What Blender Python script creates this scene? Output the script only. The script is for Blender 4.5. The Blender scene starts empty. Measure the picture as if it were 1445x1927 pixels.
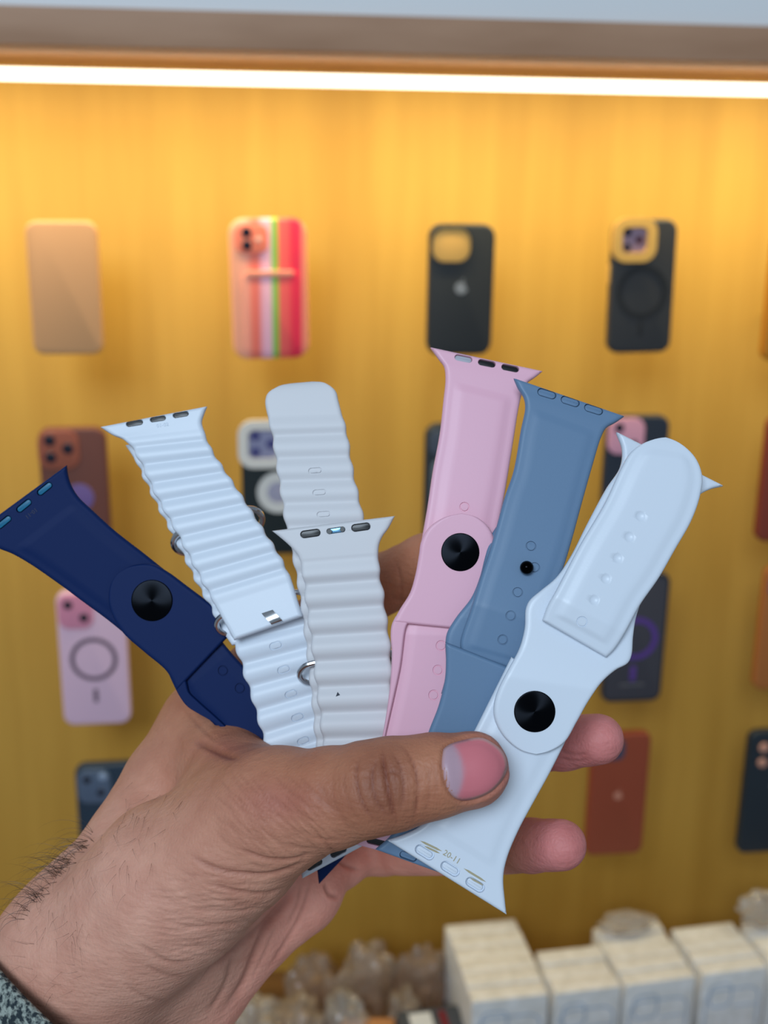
import bpy, bmesh, math, random
import numpy as np
from mathutils import Vector, Matrix
from mathutils.bvhtree import BVHTree
from mathutils import noise as mnoise
random.seed(7); np.random.seed(7)
sc = bpy.context.scene
COL = sc.collection

# ------------------------------------------------------------------ camera, world, light, exposure
IW, IH, FPX = 1445.0, 1927.0, 2224.0
CX, CY = IW / 2, IH / 2
CAM = Vector((0.0, 0.0, 1.90))
YAW, PIT, ROL = math.radians(7.0), math.radians(16.8), math.radians(0.8)
FWD = Vector((math.sin(YAW) * math.cos(PIT), math.cos(YAW) * math.cos(PIT), -math.sin(PIT)))
_r0 = Vector((math.cos(YAW), -math.sin(YAW), 0)); _u0 = _r0.cross(FWD)
RGT = _r0 * math.cos(ROL) + _u0 * math.sin(ROL)
UPV = RGT.cross(FWD)
cd = bpy.data.cameras.new('camera'); cam = bpy.data.objects.new('camera', cd); COL.objects.link(cam)
cd.sensor_fit = 'VERTICAL'; cd.sensor_height = 36.0; cd.lens = 36.0 * FPX / IH
cd.clip_start = 0.01; cd.clip_end = 50
cam.matrix_world = Matrix(((RGT.x, UPV.x, -FWD.x, CAM.x), (RGT.y, UPV.y, -FWD.y, CAM.y), (RGT.z, UPV.z, -FWD.z, CAM.z), (0, 0, 0, 1)))
cd.dof.use_dof = True; cd.dof.focus_distance = 0.302; cd.dof.aperture_fstop = 15.0
sc.camera = cam
sc.view_settings.view_transform = 'Standard'; sc.view_settings.look = 'None'
sc.view_settings.gamma = 1.0; sc.view_settings.use_curve_mapping = False
sc.view_settings.exposure = 0.0

world = bpy.data.worlds.new('world'); sc.world = world; world.use_nodes = True
bg = world.node_tree.nodes['Background']
bg.inputs[0].default_value = (0.68, 0.84, 1.0, 1); bg.inputs[1].default_value = 0.30

def area_light(name, loc, target, sx, sy, energy, color):
    ld = bpy.data.lights.new(name, 'AREA'); ld.shape = 'RECTANGLE'; ld.size = sx; ld.size_y = sy
    ld.energy = energy; ld.color = color
    o = bpy.data.objects.new(name, ld); COL.objects.link(o); o.location = loc
    o.rotation_euler = (Vector(target) - Vector(loc)).to_track_quat('-Z', 'Y').to_euler()
    return o
# daylight from the open shop front behind and to the left of the photographer
area_light('shop_front_daylight', (-0.85, -1.95, 3.35), (0.0, 0.3, 1.8), 1.2, 1.0, 62.0, (0.72, 0.86, 1.0))

# ------------------------------------------------------------------ helpers
MM = 0.001
def ray(px, py):
    return FWD + RGT * ((px - CX) / FPX) - UPV * ((py - CY) / FPX)
def P(px, py, d):                      # a pixel at a depth in mm -> world
    return CAM + ray(px, py) * (d * MM)
def onY(px, py, Y):
    r = ray(px, py); return CAM + r * ((Y - CAM.y) / r.y)
def onZ(px, py, Z):
    r = ray(px, py); return CAM + r * ((Z - CAM.z) / r.z)
def lin(c):
    return tuple(((v / 255.0) / 12.92 if v / 255.0 <= 0.04045 else ((v / 255.0 + 0.055) / 1.055) ** 2.4) for v in c[:3])
def lin4(c): return lin(c) + (1.0,)

def mat(name, rgb, rough=0.5, metal=0.0, **kw):
    m = bpy.data.materials.new(name); m.use_nodes = True
    b = m.node_tree.nodes['Principled BSDF']
    b.inputs['Base Color'].default_value = lin4(rgb); b.inputs['Roughness'].default_value = rough
    b.inputs['Metallic'].default_value = metal
    for k, v in kw.items():
        b.inputs[k.replace('_', ' ')].default_value = v
    return m
def nd(m, t, **kw):
    n = m.node_tree.nodes.new(t)
    for k, v in kw.items(): setattr(n, k, v)
    return n
def ln(m, a, b): m.node_tree.links.new(a, b)
def bsdf(m): return m.node_tree.nodes['Principled BSDF']
def add_bump(m, scale, strength, dist=0.0005, detail=3, stretch=None, kind='ShaderNodeTexNoise'):
    tc = nd(m, 'ShaderNodeTexCoord'); src = tc.outputs['Object']
    if stretch:
        mp = nd(m, 'ShaderNodeMapping'); mp.inputs['Scale'].default_value = stretch; ln(m, src, mp.inputs[0]); src = mp.outputs[0]
    t = nd(m, kind); t.inputs['Scale'].default_value = scale
    if kind == 'ShaderNodeTexNoise': t.inputs['Detail'].default_value = detail
    ln(m, src, t.inputs['Vector'])
    bp = nd(m, 'ShaderNodeBump'); bp.inputs['Strength'].default_value = strength; bp.inputs['Distance'].default_value = dist
    ln(m, t.outputs[0], bp.inputs['Height']); ln(m, bp.outputs[0], bsdf(m).inputs['Normal'])
    return t, bp
def noise_color(m, scale, c1, c2, stretch=None, lo=0.35, hi=0.65, detail=4):
    tc = nd(m, 'ShaderNodeTexCoord'); src = tc.outputs['Object']
    if stretch:
        mp = nd(m, 'ShaderNodeMapping'); mp.inputs['Scale'].default_value = stretch; ln(m, src, mp.inputs[0]); src = mp.outputs[0]
    t = nd(m, 'ShaderNodeTexNoise'); t.inputs['Scale'].default_value = scale; t.inputs['Detail'].default_value = detail
    ln(m, src, t.inputs['Vector'])
    cr = nd(m, 'ShaderNodeValToRGB'); cr.color_ramp.elements[0].position = lo; cr.color_ramp.elements[1].position = hi
    cr.color_ramp.elements[0].color = lin4(c1); cr.color_ramp.elements[1].color = lin4(c2)
    ln(m, t.outputs[0], cr.inputs[0]); ln(m, cr.outputs[0], bsdf(m).inputs['Base Color'])

def thing(name, label, cat, loc, group=None):
    o = bpy.data.objects.new(name, None); COL.objects.link(o); o.location = loc; o.empty_display_size = 0.01
    tag(o, label, cat, group); return o
def tag(o, label=None, cat=None, group=None, kind=None):
    if label: o['label'] = label
    if cat: o['category'] = cat
    if group: o['group'] = group
    if kind: o['kind'] = kind
    return o
def adopt(o, parent):
    if parent is None: return o
    o.parent = parent
    m = Matrix.Identity(4); p = parent
    chain = []
    while p is not None: chain.append(p); p = p.parent
    w = Matrix.Identity(4)
    for q in reversed(chain): w = w @ q.matrix_parent_inverse @ q.matrix_basis
    o.matrix_parent_inverse = w.inverted()
    return o
def finish(name, bm, material, parent=None, smooth=True, angle=35):
    bmesh.ops.recalc_face_normals(bm, faces=bm.faces)
    me = bpy.data.meshes.new(name); bm.to_mesh(me); bm.free()
    return link_mesh(name, me, material, parent, smooth, angle)
def link_mesh(name, me, material, parent=None, smooth=True, angle=35):
    if smooth:
        me.polygons.foreach_set('use_smooth', np.ones(len(me.polygons), bool))
        me.set_sharp_from_angle(angle=math.radians(angle))
    o = bpy.data.objects.new(name, me); COL.objects.link(o)
    if material: me.materials.append(material)
    return adopt(o, parent)

def box_bm(bm, M, sx, sy, sz, bevel=0.0, seg=2):
    g = bmesh.ops.create_cube(bm, size=1.0, matrix=M @ Matrix.Diagonal((sx, sy, sz, 1)))
    if bevel:
        es = list({e for v in g['verts'] for e in v.link_edges})
        bmesh.ops.bevel(bm, geom=es, offset=bevel, segments=seg, affect='EDGES', profile=0.5)
def box(name, M, sx, sy, sz, material, parent=None, bevel=0.0):
    bm = bmesh.new(); box_bm(bm, M, sx, sy, sz, bevel); return finish(name, bm, material, parent)
def rrect(w, h, r, n=6):
    pts = []
    for cx, cy, a0 in ((w/2-r, h/2-r, 0), (-w/2+r, h/2-r, 90), (-w/2+r, -h/2+r, 180), (w/2-r, -h/2+r, 270)):
        for k in range(n + 1):
            a = math.radians(a0 + 90.0 * k / n); pts.append((cx + r*math.cos(a), cy + r*math.sin(a)))
    return pts
def prism_bm(bm, M, pts, z0, z1, inset=0.0, hole=None):
    """outline in local xy extruded from z0 to z1 (local z), optional edge rounding, optional hole outline with as many points."""
    def loop(ps, z): return [bm.verts.new(M @ Vector((x, y, z))) for x, y in ps]
    def shrink(ps, q):
        c = np.mean(np.array(ps), 0); out = []
        n = len(ps)
        for i in range(n):
            a = np.array(ps[i-1]); b = np.array(ps[(i+1) % n]); t = b - a; L = np.hypot(*t) or 1
            nn = np.array((t[1], -t[0])) / L; out.append(tuple(np.array(ps[i]) - nn * q))
        return out
    def bridge(A, B):
        n = len(A)
        for i in range(n):
            bm.faces.new((A[i], A[(i+1) % n], B[(i+1) % n], B[i]))
    prof = [(0.0, z0), (0.0, z1)]
    if inset:
        prof = [(0.0, z0)] + [(inset*(1-math.cos(a)), z1 - inset + inset*math.sin(a)) for a in (0, .4, .8, 1.2, math.pi/2)]
    loops = [loop(shrink(pts, q) if q else pts, z) for q, z in prof]
    for A, B in zip(loops, loops[1:]): bridge(A, B)
    if hole is None:
        bm.faces.new(loops[-1]); bm.faces.new(loops[0][::-1])
    else:
        h1 = loop(hole, z1); h0 = loop(hole, z0)
        bridge(loops[-1], h1); bridge(h1, h0); bridge(h0, loops[0])
def tube_bm(bm, pts, rad, sides=8, closed=False, taper=None, cap=True):
    n = len(pts); rings = []
    prev = None
    for i in range(n):
        a = pts[i-1] if (i > 0 or closed) else pts[i]; b = pts[(i+1) % n] if (i < n-1 or closed) else pts[i]
        t = (b - a).normalized()
        ref = prev if prev is not None else (Vector((0, 0, 1)) if abs(t.z) < .9 else Vector((1, 0, 0)))
        x = (ref - t * ref.dot(t)).normalized(); prev = x; y = t.cross(x)
        r = rad * (taper(i / (n - 1)) if taper else 1)
        rings.append([bm.verts.new(pts[i] + (x*math.cos(2*math.pi*k/sides) + y*math.sin(2*math.pi*k/sides))*r) for k in range(sides)])
    m = n if closed else n - 1
    for i in range(m):
        A, B = rings[i], rings[(i+1) % n]
        for k in range(sides): bm.faces.new((A[k], A[(k+1) % sides], B[(k+1) % sides], B[k]))
    if not closed and cap:
        bm.faces.new(rings[0][::-1]); bm.faces.new(rings[-1])

# ------------------------------------------------------------------ materials
M_wall = mat('wall_laminate', (214, 160, 74), 0.55)
noise_color(M_wall, 9, (184, 138, 52), (203, 157, 67), stretch=(2.2, 2.2, 0.16), lo=0.3, hi=0.72, detail=5)
M_fascia = mat('fascia_wood', (178, 138, 108), 0.6)
noise_color(M_fascia, 10, (168, 126, 96), (192, 150, 120), stretch=(0.4, 2, 2), lo=0.3, hi=0.7)
M_white_panel = mat('white_panel', (236, 238, 240), 0.6)
M_led = mat('led_diffuser', (255, 250, 240), 0.4)
bsdf(M_led).inputs['Emission Color'].default_value = (1.0, 0.93, 0.74, 1); bsdf(M_led).inputs['Emission Strength'].default_value = 3.2
M_alu = mat('lamp_housing', (150, 130, 90), 0.5)
M_steel = mat('steel', (190, 192, 196), 0.22, 1.0)
M_counter = mat('counter_wood', (120, 84, 44), 0.6)
noise_color(M_counter, 8, (104, 72, 38), (136, 98, 54), stretch=(0.5, 4, 2))

def silicone(name, rgb, rough=0.42, sss=0.0):
    m = mat(name, rgb, rough); b = bsdf(m)
    b.inputs['Specular IOR Level'].default_value = 0.38
    add_bump(m, 1800, 0.10, 0.0001, 2)
    return m
M_navy = silicone('navy_silicone', (0, 30, 80), 0.62); bsdf(M_navy).inputs['Specular IOR Level'].default_value = 0.2
M_white = silicone('white_silicone', (213, 221, 232), 0.36)
M_ocean = silicone('white_ocean_silicone', (211, 219, 230), 0.4)
M_grey = silicone('starlight_silicone', (210, 209, 212), 0.5)
M_pink = silicone('pink_silicone', (232, 178, 196), 0.42)
M_slate = silicone('slate_silicone', (100, 128, 158), 0.45)
M_teal = silicone('teal_insert', (22, 104, 140), 0.35)
M_black = mat('black_plastic', (14, 16, 20), 0.35)
M_pin = mat('black_metal', (10, 10, 12), 0.12, 1.0)
M_insert_light = mat('grey_insert', (170, 172, 182), 0.4)
M_stain = mat('worn_stain', (168, 158, 128), 0.6)
M_ink = mat('print_dark', (40, 46, 60), 0.5)
def disc_material():
    m = mat('radial_brushed_black_metal', (20, 22, 26), 0.30, 1.0); b = bsdf(m)
    b.inputs['Anisotropic'].default_value = 0.92
    tg = nd(m, 'ShaderNodeTangent', direction_type='RADIAL', axis='Z'); ln(m, tg.outputs[0], b.inputs['Tangent'])
    return m
M_disc = disc_material()

# ------------------------------------------------------------------ the room: wall, shelf, lamp, counter
WALL_Y, CASE_Y = 1.54, 1.385
def struct(o): o['kind'] = 'structure'; return o
wall = struct(box('wall_back', Matrix.Translation((0.15, WALL_Y + 0.01, 1.35)), 3.4, 0.02, 2.7, M_wall))
SH_Y = 1.25
und = onY(722, 101, SH_Y).z                          # underside of the shelf above the display
shelf_t = 0.0355
struct(box('trim_1', Matrix.Translation((0.15, (SH_Y + WALL_Y)/2, und + shelf_t/2)), 3.4, WALL_Y - SH_Y, shelf_t, M_fascia, bevel=0.0015))
struct(box('wall_upper', Matrix.Translation((0.15, SH_Y + 0.012 + 0.01, und + shelf_t + 0.35)), 3.4, 0.02, 0.70, M_white_panel))
LED_Y = 1.352; led_z = onY(722, 154, LED_Y).z; R_ = 0.0062
lamp = thing('led_tube_lamp', 'long glowing white LED tube lamp under the wooden shelf', 'lamp', (0.15, LED_Y, led_z))
bm = bmesh.new(); tube_bm(bm, [Vector((x, LED_Y, led_z)) for x in (-1.45, 0.15, 1.75)], R_, 20)
finish('tube', bm, M_led, lamp)
for x in (-1.2, -0.5, 0.85, 1.5):
    box('clip', Matrix.Translation((x, LED_Y, (led_z + und)/2 + R_/2)), 0.012, 0.012, und - led_z - R_*0.9, M_alu, lamp)
ld = bpy.data.lights.new('led_light', 'AREA'); ld.shape = 'RECTANGLE'; ld.size = 3.2; ld.size_y = 0.014; ld.energy = 10.0; ld.color = (1.0, 0.85, 0.46)
lo = bpy.data.objects.new('led_light', ld); COL.objects.link(lo); lo.location = (0.15, LED_Y, led_z - R_ - 0.002); lo.rotation_euler = (math.radians(24), 0, 0)
adopt(lo, lamp)
struct(box('floor', Matrix.Translation((0.15, -0.4, -0.01)), 3.4, 4.0, 0.02, mat('floor_tile', (150, 146, 140), 0.4)))

# counter below the display
BOX_Z = CAM.z - 1.035                               # top of the boxes
BOX_H = 0.165
CNT_Z = BOX_Z - BOX_H
struct(box('counter', Matrix.Translation((0.15, 1.29, CNT_Z - 0.02)), 3.4, 0.5, 0.04, M_counter, bevel=0.002))
struct(box('counter_front', Matrix.Translation((0.15, 1.06, (CNT_Z - 0.04)/2)), 3.4, 0.02, CNT_Z - 0.04, M_counter))

# ------------------------------------------------------------------ phone cases on the wall
def case_frame(x0, y0, x1, y1, Y=CASE_Y, roll=0.0):
    xm, ym = (x0 + x1)/2, (y0 + y1)/2
    a, b = onY(x0, ym, Y), onY(x1, ym, Y); t, u = onY(xm, y0, Y), onY(xm, y1, Y)
    c = onY(xm, ym, Y)
    M = Matrix.Translation(c) @ Matrix.Rotation(math.radians(90), 4, 'X') @ Matrix.Rotation(math.radians(roll), 4, 'Z')
    return M, (b - a).length, (t - u).length          # local x right, y up, z toward the camera side
CASE_T = 0.011
def phone_case(name, label, rgb, bx, rough=0.5, corner=0.013, roll=0.0, cam_kind=None, extras=(), material=None, group='phone cases hung on the display wall', cutout=None):
    M, w, h = case_frame(*bx, roll=roll)
    t = thing(name, label, 'phone case', M.to_translation() - Vector((0, 0, h/2)), group)
    m = material or mat(name + '_mat', rgb, rough)
    bm = bmesh.new()
    prism_bm(bm, M, rrect(w, h, corner), -CASE_T, 0.0, inset=0.0032)
    finish('shell', bm, m, t)
    # steel hook carrying it, fixed to the wall
    bm = bmesh.new(); top = M @ Vector((w*0.34 if bx[0] > 600 else -w*0.2, -h*0.25, -CASE_T + 0.001))
    tube_bm(bm, [Vector((top.x, y, top.z)) for y in (top.y, (top.y + WALL_Y)/2, WALL_Y + 0.002)], 0.0022, 8)
    hk = finish('hook', bm, M_steel, wall)
    return t, M, w, h
def slab(t, name, M, x, y, w, h, r, z0, z1, material, hole=None, inset=0.0008, parent=None):
    bm = bmesh.new(); L = M @ Matrix.Translation((x, y, 0))
    prism_bm(bm, L, rrect(w, h, r), z0, z1, inset=inset if hole is None else 0, hole=rrect(*hole) if hole else None)
    return finish(name, bm, material, parent or t)
def ring(t, name, M, x, y, r, tube, material, z=0.0006):
    bm = bmesh.new(); N = 40; L = M @ Matrix.Translation((x, y, z))
    o = [(math.cos(2*math.pi*k/N)*(r+tube), math.sin(2*math.pi*k/N)*(r+tube)) for k in range(N)]
    i = [(math.cos(2*math.pi*k/N)*(r-tube), math.sin(2*math.pi*k/N)*(r-tube)) for k in range(N)]
    prism_bm(bm, L, o, -0.0005, 0.0004, hole=i); return finish(name, bm, material, t)
def disc(t, name, M, x, y, r, z0, z1, material, parent=None):
    bm = bmesh.new(); L = M @ Matrix.Translation((x, y, 0))
    o = [(math.cos(2*math.pi*k/28)*r, math.sin(2*math.pi*k/28)*r) for k in range(28)]
    prism_bm(bm, L, o, z0, z1, inset=min(r*0.25, (z1-z0)*0.4))
    if name in ('lens', 'flash'):
        for ch in t.children:
            if ch.name.startswith('camera_island'): parent = ch
    return finish(name, bm, material, parent or t)
M_lens = mat('lens_glass', (26, 26, 42), 0.08)
M_lens_blue = mat('lens_violet', (78, 76, 128), 0.15)
M_camgrey = mat('camera_island_grey', (150, 148, 176), 0.3)

# row 1
phone_case('phone_case', 'plain tan rounded case without camera cutout, top left of the wall', (206, 152, 104), (54, 418, 189, 669))
mw = bpy.data.materials.new('rainbow_print'); mw.use_nodes = True
def rainbow(m, w):
    b = bsdf(m); b.inputs['Roughness'].default_value = 0.4
    tc = nd(m, 'ShaderNodeTexCoord'); sp = nd(m, 'ShaderNodeSeparateXYZ'); ln(m, tc.outputs['Object'], sp.inputs[0])
    Mx, ww, hh_ = case_frame(434, 413, 580, 677); x0_ = Mx.to_translation().x
    mr = nd(m, 'ShaderNodeMapRange'); mr.inputs[1].default_value = x0_ - ww/2; mr.inputs[2].default_value = x0_ + ww/2
    cr = nd(m, 'ShaderNodeValToRGB'); e = cr.color_ramp.elements
    stops = [(0.0, (250, 170, 130)), (0.2, (250, 165, 140)), (0.30, (244, 110, 90)), (0.36, (240, 120, 104)), (0.42, (244, 176, 196)), (0.52, (244, 184, 200)),
             (0.545, (132, 190, 70)), (0.60, (132, 190, 70)), (0.63, (246, 100, 92)), (0.74, (244, 90, 88)), (0.80, (240, 44, 72)), (0.90, (238, 48, 82)), (0.93, (250, 140, 116)), (1.0, (250, 150, 116))]
    e[0].position = 0; e[0].color = lin4(stops[0][1]); e[1].position = 1; e[1].color = lin4(stops[-1][1])
    for p, c in stops[1:-1]:
        n = e.new(p); n.color = lin4(c)
    ln(m, sp.outputs['X'], mr.inputs[0]); ln(m, mr.outputs[0], cr.inputs[0]); ln(m, cr.outputs[0], b.inputs['Base Color'])
rainbow(mw, 1)
t, M, w, h = phone_case('phone_case', 'peach and red case with a green vertical stripe and card slot', None, (434, 413, 580, 677), corner=0.018, roll=1.0, material=mw)
slab(t, 'card_pocket', M, 0.002, -0.026, w*0.72, h*0.60, 0.010, 0.0, 0.0022, mw)
slab(t, 'card_slot_lip', M, 0.001, h*0.115, w*0.62, 0.006, 0.003, 0.0, 0.0035, mat('lip_peach', (248, 160, 130), 0.4))
slab(t, 'camera_island', M, -w*0.21, h*0.36, w*0.42, h*0.20, 0.009, 0.0, 0.0018, mat('island_coral', (246, 128, 100), 0.4))
for dy in (0.405, 0.315): disc(t, 'lens', M, -w*0.27, h*dy, 0.0058, 0.0, 0.0032, M_lens)
disc(t, 'flash', M, -w*0.12, h*0.355, 0.003, 0.0, 0.0024, mat('flash_pale', (240, 200, 180), 0.3))
M_bk1 = mat('matte_black', (38, 40, 42), 0.55)
M_gold = mat('brass_gold', (226, 176, 92), 0.45, 0.2)
t, M, w, h = phone_case('phone_case', 'matte black case with a large open camera square showing the yellow wall', None, (806, 424, 929, 670), corner=0.015, material=M_bk1)
slab(t, 'camera_rim', M, -w*0.17, h*0.345, w*0.66, h*0.29, 0.017, -0.001, 0.0026, M_bk1, hole=(w*0.58, h*0.255, 0.015))
slab(t, 'camera_window', M, -w*0.17, h*0.345, w*0.585, h*0.257, 0.015, 0.0, 0.0008, mat('card_insert_gold', (222, 170, 88), 0.6))
M_logo = mat('logo_grey', (140, 142, 146), 0.35)
def fruit_logo(t, M, x, y, s, m):
    # blurred round emblem with a leaf and a notch on the side
    bm = bmesh.new()
    o = []
    for k in range(36):
        a = 2*math.pi*k/36; r = s*(1.0 + 0.06*math.cos(2*a))
        if abs(a - 0.25) < 0.5: r *= 0.72
        if abs(a - math.pi/2) < 0.25: r *= 0.9
        o.append((r*math.cos(a)*0.92, r*math.sin(a)))
    prism_bm(bm, M @ Matrix.Translation((x, y, 0)), o, -0.0002, 0.0005)
    lf = [(0.0, s*1.05), (s*.12, s*1.32), (s*.42, s*1.5), (s*.34, s*1.2)]
    prism_bm(bm, M @ Matrix.Translation((x, y, 0)), lf, -0.0002, 0.0005)
    finish('emblem', bm, m, t)
fruit_logo(t, M, 0.0, h*0.02, 0.0075, M_logo)
M_bk2 = mat('translucent_black', (50, 50, 52), 0.4)
M_bk3 = mat('ring_black', (26, 27, 30), 0.5)
t, M, w, h = phone_case('phone_case', 'black case with a raised gold camera frame and round magnet ring', None, (1149, 416, 1269, 666), corner=0.014, roll=1.2, material=M_bk2)
slab(t, 'camera_frame', M, -w*0.18, h*0.355, w*0.68, h*0.325, 0.017, -0.001, 0.006, M_gold, hole=(w*0.39, h*0.19, 0.007))
slab(t, 'camera_island', M, -w*0.18, h*0.355, w*0.40, h*0.195, 0.007, 0.0, 0.0018, mat('island_mauve', (152, 128, 146), 0.3))
for dx, dy in ((-0.28, 0.41), (-0.28, 0.30), (-0.10, 0.355)): disc(t, 'lens', M, w*dx, h*dy, 0.0048, 0.0, 0.0032, mat('lens_brown', (84, 46, 56), 0.15) if dx > -.2 else M_lens)
ring(t, 'magnet_ring', M, 0.0, -h*0.035, 0.0285, 0.0032, M_bk3)
slab(t, 'magnet_bar', M, 0.0, -h*0.30, 0.005, 0.020, 0.002, -0.0003, 0.0008, M_bk3)
slab(t, 'side_button', M, -w*0.5 - 0.0006, h*0.10, 0.003, 0.022, 0.001, -0.008, -0.004, M_gold)
phone_case('phone_case', 'amber case cut off by the right edge, top row', (190, 120, 20), (1446, 440, 1566, 680))
# row 2
M_mar = mat('maroon_leather', (112, 62, 50), 0.5)
t, M, w, h = phone_case('phone_case', 'maroon brown case with copper camera square behind the navy band', None, (78, 808, 205, 1050), corner=0.014, material=M_mar)
slab(t, 'camera_island', M, -w*0.20, h*0.34, w*0.60, h*0.29, 0.014, 0.0, 0.003, mat('island_copper', (158, 84, 62), 0.4))
for dx, dy in ((-0.32, 0.415), (-0.32, 0.285), (-0.06, 0.35)): disc(t, 'lens', M, w*dx, h*dy, 0.0068, 0.0, 0.0044, M_lens)
disc(t, 'magnet_disc', M, w*0.06, -h*0.03, 0.017, -0.0002, 0.0008, mat('emblem_violet', (120, 94, 150), 0.4))
M_bkg = mat('black_green', (22, 32, 34), 0.45); M_cream = mat('cream_white', (226, 220, 212), 0.45)
t, M, w, h = phone_case('phone_case', 'black case with white camera frame and white ring between the ocean bands', None, (455, 797, 578, 1046), corner=0.014, material=M_bkg)
slab(t, 'camera_frame', M, -w*0.17, h*0.345, w*0.74, h*0.35, 0.018, -0.001, 0.0055, M_cream, hole=(w*0.44, h*0.215, 0.008))
slab(t, 'camera_island', M, -w*0.17, h*0.345, w*0.45, h*0.22, 0.008, 0.0, 0.0016, M_camgrey)
for dx, dy in ((-0.28, 0.405), (-0.28, 0.285), (-0.04, 0.345)): disc(t, 'lens', M, w*dx, h*dy, 0.006, 0.0, 0.0032, M_lens_blue)
ring(t, 'magnet_ring', M, w*0.06, -h*0.02, 0.0195, 0.0062, M_cream, 0.001)
disc(t, 'magnet_disc', M, w*0.06, -h*0.02, 0.0133, 0.0, 0.0008, mat('lilac_grey', (172, 166, 184), 0.5))
M_dk = mat('dark_slate_case', (40, 46, 52), 0.4)
t, M, w, h = phone_case('phone_case', 'dark case with a grey back panel peeking out left of the pink band', None, (799, 800, 925, 1040), corner=0.016, material=M_dk)
slab(t, 'back_panel', M, 0.002, -h*0.10, w*0.86, h*0.66, 0.010, 0.0, 0.0008, mat('panel_grey', (104, 112, 118), 0.4))
slab(t, 'camera_island', M, -w*0.2, h*0.36, w*0.5, h*0.20, 0.012, 0.0, 0.002, mat('island_slate', (74, 80, 92), 0.35))
disc(t, 'lens', M, -w*0.22, h*0.36, 0.006, 0.0, 0.0032, M_lens)
M_nv = mat('ink_blue_case', (36, 44, 58), 0.45)
t, M, w, h = phone_case('phone_case', 'ink blue case with a pink camera square behind the slate band', None, (1136, 786, 1252, 1030), corner=0.014, material=M_nv)
slab(t, 'camera_island', M, -w*0.20, h*0.355, w*0.58, h*0.27, 0.014, 0.0, 0.003, mat('island_pink', (228, 160, 178), 0.4))
for dx, dy in ((-0.32, 0.42), (-0.08, 0.29)): disc(t, 'lens', M, w*dx, h*dy, 0.006, 0.0, 0.0044, M_lens)
phone_case('phone_case', 'red brown case cut off by the right edge, second row', (132, 52, 34), (1435, 786, 1556, 1020), corner=0.014)
# row 3
M_pk = mat('pale_pink_case', (226, 188, 208), 0.4); M_rg = mat('ring_purple_grey', (104, 84, 100), 0.5)
t, M, w, h = phone_case('phone_case', 'pale pink case with a grey magnet ring below the navy band', None, (112, 1115, 241, 1366), corner=0.014, material=M_pk)
slab(t, 'camera_island', M, -w*0.22, h*0.36, w*0.5, h*0.25, 0.013, 0.0, 0.003, mat('island_rose', (222, 140, 164), 0.35))
for dx, dy in ((-0.32, 0.41), (-0.10, 0.315)): disc(t, 'lens', M, w*dx, h*dy, 0.0056, 0.0, 0.0044, M_lens)
ring(t, 'magnet_ring', M, 0.0, 0.0, 0.0262, 0.0026, M_rg)
slab(t, 'magnet_bar', M, 0.0, -h*0.275, 0.0055, 0.0185, 0.002, -0.0003, 0.0008, M_rg)
M_pp = mat('smoke_clear_case', (66, 64, 72), 0.35); M_vi = mat('violet_ring', (92, 58, 142), 0.45)
t, M, w, h = phone_case('phone_case', 'smoky dark case with a violet magnet ring right of the white band', None, (1140, 1082, 1252, 1322), corner=0.013, material=M_pp)
ring(t, 'magnet_ring', M, 0.0, 0.0, 0.0262, 0.0036, M_vi)
slab(t, 'magnet_bar', M, 0.0, -h*0.275, 0.0075, 0.022, 0.002, -0.0003, 0.0008, M_vi)
slab(t, 'bottom_print', M, 0.0, -h*0.365, 0.034, 0.003, 0.001, -0.0003, 0.0004, mat('print_grey', (96, 94, 100), 0.5))
slab(t, 'rim', M, 0.0, 0.0, w*0.99, h*0.99, 0.013, -0.004, 0.0006, mat('rim_black', (34, 36, 42), 0.4), hole=(w*0.93, h*0.955, 0.011))
t, M, w, h = phone_case('phone_case', 'tan orange case cut off by the right edge, third row', (176, 104, 46), (1430, 1068, 1548, 1298), corner=0.014)
slab(t, 'camera_island', M, -w*0.22, h*0.36, w*0.42, h*0.22, 0.013, 0.0, 0.002, mat('island_violet', (120, 80, 110), 0.4))
# row 4
M_db = mat('deep_blue_case', (34, 52, 70), 0.45)
t, M, w, h = phone_case('phone_case', 'deep blue case half hidden behind the wrist', None, (148, 1441, 272, 1682), corner=0.014, material=M_db)
slab(t, 'camera_island', M, -w*0.22, h*0.345, w*0.50, h*0.25, 0.013, 0.0, 0.003, mat('island_blue', (86, 100, 122), 0.3))
for dx, dy in ((-0.32, 0.40), (-0.12, 0.30)): disc(t, 'lens', M, w*dx, h*dy, 0.005, 0.0, 0.0044, M_lens)
disc(t, 'flash', M, -w*0.08, h*0.42, 0.0055, 0.0, 0.0040, mat('flash_blue', (150, 166, 190), 0.2))
M_br = mat('rust_leather', (150, 66, 40), 0.5)
t, M, w, h = phone_case('phone_case', 'rust brown leather case behind the fingertips', None, (1109, 1384, 1217, 1610), corner=0.012, material=M_br)
slab(t, 'camera_island', M, -w*0.20, h*0.38, w*0.50, h*0.17, 0.010, 0.0, 0.002, mat('island_ink', (70, 74, 96), 0.35))
fruit_logo(t, M, 0.0, h*0.0, 0.0062, mat('emblem_rust', (206, 140, 116), 0.35))
t, M, w, h = phone_case('phone_case', 'blue black case with copper lenses at the lower right edge', None, (1400, 1379, 1512, 1605), corner=0.013, material=mat('blue_black_case', (28, 40, 50), 0.4))
for dx, dy in ((-0.26, 0.375), (-0.26, 0.255), (-0.03, 0.315)): disc(t, 'lens', M, w*dx, h*dy, 0.0068, 0.0, 0.0036, mat('lens_copper', (206, 150, 128), 0.35))
fruit_logo(t, M, 0.0, h*0.06, 0.0062, M_logo)

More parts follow.
